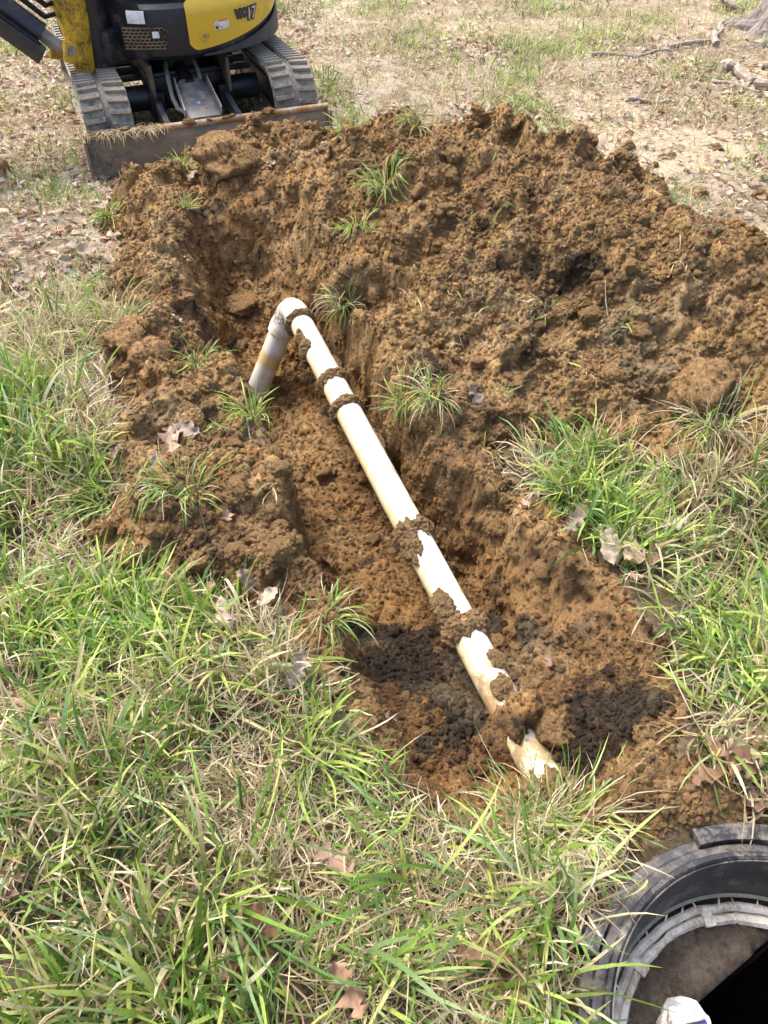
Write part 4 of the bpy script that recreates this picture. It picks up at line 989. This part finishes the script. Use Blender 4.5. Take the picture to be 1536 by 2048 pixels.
for x, y, sz, k, lab in [
    (-0.183, 1.616, 0.075, 5, 'reddish brown leaf on the trench floor between the bank and the long pipe'),
    (-0.258, 1.691, 0.06, 7, 'small dark brown leaf on the trench floor beside the left edge'),
    (0.419, 1.111, 0.055, 0, 'pinkish leaf on the trench floor right of the buried pipe end'),
    (0.283, 1.902, 0.085, 6, 'pale pink folded leaf alone low on the spoil heap'),
    (-0.603, 1.690, 0.12, 0, 'largest pinkish oak leaf on the left bank'),
    (-0.566, 1.724, 0.1, 2, 'mauve oak leaf overlapping the largest pinkish one'),
    (-0.639, 1.615, 0.075, 2, 'grey mauve leaf below the largest oak leaf on the left bank'),
    (-0.765, 1.682, 0.06, 2, 'grey curled leaf at the grass edge on the left bank'),
    (-0.855, 1.526, 0.09, 3, 'brown leaf stuck upright in the grass by the combed green tuft'),
    (-0.379, 1.100, 0.12, 6, 'big pale oak leaf at the grass edge near the thin tuft'),
    (-0.354, 1.043, 0.09, 0, 'long pink leaf just under the big pale oak leaf'),
    (-0.331, 1.198, 0.075, 4, 'pale tan leaf on the earth edge above the big pale oak leaf'),
    (-0.426, 1.183, 0.06, 0, 'small pink leaf at the grass edge near the left bank'),
    (-0.278, 1.153, 0.07, 4, 'pale curled leaf at the left trench edge'),
    (-0.189, 0.949, 0.09, 2, 'grey pink leaf on the grass edge by the dark soil'),
    (0.014, 0.924, 0.05, 0, 'narrow pink leaf on the near slope of the trench'),
    (-0.406, 1.420, 0.06, 0, 'pink leaf on dark earth below the combed straw tuft'),
    (0.516, 1.430, 0.11, 2, 'mauve folded oak leaf hanging on the right trench rim'),
    (0.402, 1.536, 0.09, 0, 'pink brown leaf under the green tuft on the right rim'),
    (0.576, 1.323, 0.11, 4, 'pale crinkled oak leaf on top of the right rim leaf pile'),
    (0.628, 1.298, 0.12, 1, 'tan crinkled oak leaf in the right rim leaf pile'),
    (0.677, 1.289, 0.1, 0, 'pinkish oak leaf at the outer end of the right rim leaf pile'),
    (0.681, 1.358, 0.09, 2, 'grey leaf behind the right rim leaf pile'),
    (0.789, 1.468, 0.09, 5, 'brown leaf deep in the right hand grass'),
    (0.911, 1.403, 0.11, 0, 'upright pink leaf in the right hand grass'),
    (0.756, 1.394, 0.08, 6, 'pale leaf lying between the leaf pile and the right hand grass'),
    (0.611, 1.208, 0.06, 0, 'small pink leaf on the right trench wall under the leaf pile'),
    (0.691, 0.735, 0.12, 3, 'large dark mauve oak leaf lying behind the tank riser'),
    (0.715, 0.741, 0.1, 4, 'pale oak leaf lying on a dark mauve one behind the tank riser'),
    (0.772, 0.774, 0.1, 5, 'brown oak leaf behind the riser at the grass edge'),
    (0.637, 0.693, 0.09, 3, 'dark brown leaf on the earth close to the riser flange'),
    (0.728, 0.662, 0.1, 0, 'pink leaf touching the riser flange tab'),
    (0.166, 0.385, 0.11, 3, 'dark brown leaf deep in grass left of the riser'),
    (0.204, 0.340, 0.1, 5, 'reddish leaf under another dark leaf left of the riser'),
    (-0.210, 0.438, 0.085, 7, 'rusty brown leaf deep in the long grass'),
    (-0.091, 0.540, 0.1, 0, 'pink leaf half hidden by arching green blades'),
    (-0.229, 0.370, 0.12, 3, 'dull brown leaf under long blades in the matted grass'),
    (-0.057, 0.333, 0.1, 5, 'tan brown leaf between grass stems'),
    (-0.666, 0.509, 0.08, 0, 'pink leaf in the straw coloured grass patch'),
    (-0.501, 0.586, 0.08, 3, 'brown leaf in the straw coloured grass patch'),
    (-0.766, 0.874, 0.09, 5, 'brown leaf lying in grass beside bare straw'),
    (-0.901, 1.168, 0.1, 0, 'pink brown leaf in the long grass below the left bank'),
    (-0.673, 0.815, 0.08, 0, 'dull pink leaf among straw and green blades'),
    (-0.961, 3.015, 0.08, 4, 'pale leaf on the pale sandy part of the left bank'),
    (-0.776, 2.803, 0.075, 4, 'pale folded leaf at the trench lip above the elbow'),
    (-1.015, 2.743, 0.09, 6, 'long pale leaf on the sandy earth of the left bank'),
    (-0.852, 3.467, 0.07, 4, 'small pale leaf in the far end of the trench'),
    (-0.809, 2.381, 0.08, 7, 'dark leaf on the left bank by the broken sod lump'),
    (-0.727, 2.365, 0.075, 4, 'pale leaf beside the dark leaf on the left bank'),
    (-1.180, 2.923, 0.12, 4, 'bright pale leaf at the outer edge of the left bank'),
    (-1.106, 3.779, 0.07, 0, 'pink leaf on earth against the dozer blade'),
    (-0.475, 3.338, 0.05, 6, 'tiny pale leaf on the earth slope below the blade tuft')]:
    leaf(x, y, sz, k, lab, None, .018 if look(DS, [x], [y])[0] > 0 else .05)
# the far leaf litter: the nearest leaves singly, the rest as one mass
lx, ly = scatter(42000, -4.2, 4.2, 1.9, 8.6, lambda x, y: np.clip(.28 + .7 * fbm(p3(x, y), .6, 3, 580) + .85 * (x < -.5), .05, 1) * (1 - .6 * look(SV, x, y)) * sst(.02, -.03, look(DS, x, y)) * sst(2.0, 2.7, y + .3 * (x > 1)))
od = np.argsort(ly); lx, ly = lx[od], ly[od]
near_l = np.where((np.abs(lx) < .37 * (ly + 1.3)))[0][:190]
for i in near_l:
    x, y = float(lx[i]), float(ly[i])
    if x < 0: leaf(x, y, rng.uniform(.035, .07), int(rng.integers(0, 12)), 'curled dry leaf in the litter on the lawn left of the trench', 'leaf litter left of the trench', .008)
    else: leaf(x, y, rng.uniform(.035, .07), int(rng.integers(0, 12)), 'curled dry leaf in the litter on the lawn behind the spoil heap', 'leaf litter behind the heap', .008)
rest = np.setdiff1d(np.arange(len(lx)), near_l); lx, ly = lx[rest], ly[rest]
Vs, Fs, Cs, off = [], [], [], 0
lowp = [leaf_verts(k, 4, 1.2) for k in range(6)]
kk = rng.integers(0, 6, len(lx)); zz = gz(lx, ly)
for k in range(6):
    V, F = lowp[k]; V = V.reshape(4, 5, 3)[:, [0, 2, 4]].reshape(-1, 3); F = np.array([(i * 3 + j, i * 3 + j + 1, (i + 1) * 3 + j + 1, (i + 1) * 3 + j) for i in range(3) for j in range(2)])
    ix = np.where(kk == k)[0]; n = len(ix); sz = rng.uniform(.028, .062, n)
    e1 = rng.normal(0, .4, n); a = rng.random(n) * 6.28
    v = V[None] * sz[:, None, None]; v = np.stack([v[..., 0] * np.cos(e1)[:, None] - v[..., 2] * np.sin(e1)[:, None], v[..., 1], v[..., 0] * np.sin(e1)[:, None] + v[..., 2] * np.cos(e1)[:, None]], -1)
    v = np.stack([v[..., 0] * np.cos(a)[:, None] - v[..., 1] * np.sin(a)[:, None], v[..., 0] * np.sin(a)[:, None] + v[..., 1] * np.cos(a)[:, None], v[..., 2]], -1)
    v += np.stack([lx[ix], ly[ix], zz[ix] + .01 + .012 * rng.random(n)], -1)[:, None]
    Vs.append(v.reshape(-1, 3)); Fs.append((F[None] + (np.arange(n) * len(V))[:, None, None]).reshape(-1, 4) + off); off += n * len(V)
    cl = np.array(LEAFC)[rng.integers(0, 8, n)] * rng.uniform(.75, 1.35, (n, 1)); Cs.append(np.repeat(cl, len(V), 0))
lit = link('leaf_litter', mesh_np('leaf_litter', np.concatenate(Vs), np.concatenate(Fs), np.concatenate(Cs)), M_litter)
lit['kind'] = 'stuff'; lit['label'] = 'brown and pinkish dry leaves scattered over the far lawn'; lit['category'] = 'leaves'

# ---------------------------------------------------------------- single tufts of grass on the turned earth
def tuft(x, y, n, size, green, label, spread_=.03, lean=None, group=None, K=7, up=.0, wf=1.0):
    a = rng.random(n) * 6.28; r = spread_ * np.sqrt(rng.random(n)); bx, by = r * np.cos(a), r * np.sin(a)
    z0 = gz1(x, y); live = rng.random(n) < green
    az = a + rng.normal(0, .5, n)
    if lean is None: lean = rng.uniform(-2.9, -.3)
    if lean is not None: az = np.where(rng.random(n) < .6, lean + rng.normal(0, .6, n), az)
    L = size * rng.uniform(.5, 1.15, n); W = wf * np.where(live, rng.uniform(.003, .0058, n), rng.uniform(.0015, .0035, n))
    g = pick(GREENS, n); st_ = pick(STRAWS, n)
    ct = np.where(live[:, None], g, st_); cb = np.where(live[:, None], g * .7 + .12 * st_, st_ * .75)
    V, F, cc = blades(np.stack([bx, by, np.full(n, -.012)], -1), az, L, W, np.abs(rng.normal(.75 - up, .42, n)), rng.normal(1.0, .8, n), rng.normal(0, .6, n), rng.normal(0, .6, n), cb, ct, K, floor=False)
    lim = gz(V[:, 0] + x, V[:, 1] + y) - z0
    V[:, 2] = np.maximum(V[:, 2], np.where(np.hypot(V[:, 0], V[:, 1]) > spread_ * 1.3, lim + .016, -9))
    o = link('grass_tuft', mesh_np('grass_tuft', V, F, cc), M_grass); o.location = (x, y, z0)
    return tag(o, label, 'grass tuft', group)
for a in [(-.15, 3.5, 90, .17, .8, 'thick green grass tuft on top of the earth near the dozer blade'),
    (.0, 2.86, 75, .15, .75, 'green grass tuft halfway up the spoil heap above the elbow'),
    (-.09, 2.66, 60, .12, .8, 'green tuft at the trench lip behind the pipe elbow'),
    (-.14, 2.42, 60, .13, .6, 'green and straw tuft hanging on the trench wall beside the elbow'),
    (.07, 1.92, 60, .14, .7, 'spiky green tuft on the trench edge right of the middle mud collars'),
    (.15, 1.88, 80, .15, .45, 'pale straw tuft drooping beside a spiky green one on the trench edge'),
    (-.40, 1.84, 60, .13, .8, 'green tuft hanging over the left trench edge below the short pipe leg'),
    (-.60, 2.13, 55, .13, .75, 'green tuft growing on the left bank level with the pipe leg'),
    (-1.2, 3.28, 70, .15, .85, 'green tuft at the outer foot of the left bank near the blade'),
    (-.93, 3.6, 80, .15, .7, 'green tuft in the earth below the blade guard'),
    (.52, 1.83, 45, .08, .8, 'small round green tuft low on the spoil heap'),
    (.92, 1.70, 130, .2, .3, 'large straw coloured tussock at the foot of the spoil heap'),
    (1.03, 1.62, 90, .18, .35, 'straw tussock leaning on the spoil heap next to a larger one'),
    (.12, 3.24, 45, .13, .55, 'sparse tuft on the crest of the spoil heap'),
    (-.85, 3.2, 40, .09, .8, 'low green tuft at the far end of the trench'),
    (-.79, 1.56, 110, .2, .9, 'dense dark green tuft combed over the left bank'),
    (-.53, 1.49, 110, .18, .75, 'combed green and straw tuft lying on the left bank earth'),
    (-.5, 2.42, 30, .12, .7, 'few green blades at the bottom of the short pipe leg'),
    (-.13, 1.1, 40, .16, .6, 'thin tuft bending over the dark soil patch at the trench edge'),
    (.51, 1.56, 90, .15, .8, 'green tuft on the right trench rim nearest the long pipe'),
    (.62, 1.53, 90, .14, .9, 'vivid green tuft among oak leaves on the right rim'),
    (.53, 2.24, 24, .12, .4, 'a few straw blades beside the black soil on the heap'),
    (.36, .66, 210, .19, .6, 'big tuft of green and straw blades over the buried pipe end'),
    (.29, .64, 150, .17, .5, 'straw-tipped tuft leaning at the near end of the trench')]:
    tuft(a[0], a[1], int(a[2] * 1.5), a[3] * (.84 if a[2] < 150 else 1), a[4], a[5], spread_=.032 if a[2] < 100 else .055, wf=.8)
for x, y, n, L_, lab in [(-0.299, 0.505, 46, 0.3, 'broad-bladed green clump arching over the matted grass'), (0.047, 0.496, 40, 0.27, 'broad green clump with long blades near the big tuft at the trench end'), (-0.525, 0.684, 44, 0.22, 'dense upright green clump on the straw patch edge'), (-0.155, 0.803, 50, 0.22, 'lush green clump close to the dark soil at the trench edge'), (-0.413, 0.899, 44, 0.2, 'leafy green clump below the big pale oak leaf'), (0.307, 0.471, 40, 0.26, 'long green blades leaning toward the tank riser'), (-0.694, 0.78, 36, 0.2, 'green clump beside the dull pink leaf'), (-0.007, 0.368, 36, 0.26, 'wide-bladed clump rising from straw by the tan brown leaf'), (0.763, 0.989, 60, 0.2, 'pale lime clump combed flat in the right hand grass'), (0.758, 1.13, 50, 0.18, 'lime green clump at the right trench edge above the earth')]:
    tuft(x, y, n, L_, .88, lab, .05, None, None, 9, .1, 1.5)
for i, (x, y) in enumerate([(.22, 2.35), (.35, 2.62), (.1, 2.4), (.28, 2.2), (.72, 2.1), (.45, 2.9), (.9, 2.2), (.0, 3.1), (.33, 1.95), (.62, 1.95), (-.3, 3.3), (-.55, 3.05), (-.45, 1.75), (-.3, 1.5), (.3, 1.75)]):
    tuft(x, y, int(rng.integers(4, 11)), rng.uniform(.06, .13), .5, 'a few loose grass blades scattered on the turned earth', .03, group='loose blades on the earth')
UP = .03        # the swing ring lifts the whole upper structure
for o in EX.children:
    if o.name.split('.')[0] in ('house_shell', 'engine_hood', 'yellow_cover', 'counterweight_trim', 'white_label', 'grille_recess', 'swing_bracket', 'bracket_pivot', 'pivot_housing', 'bracket_ear', 'pivot_pin', 'cylinder_clevis', 'boom_cylinder', 'boom_cylinder_rod', 'boom', 'dipper_arm', 'hose_guard', 'operator_seat', 'seat_back'): o.location.z += UP
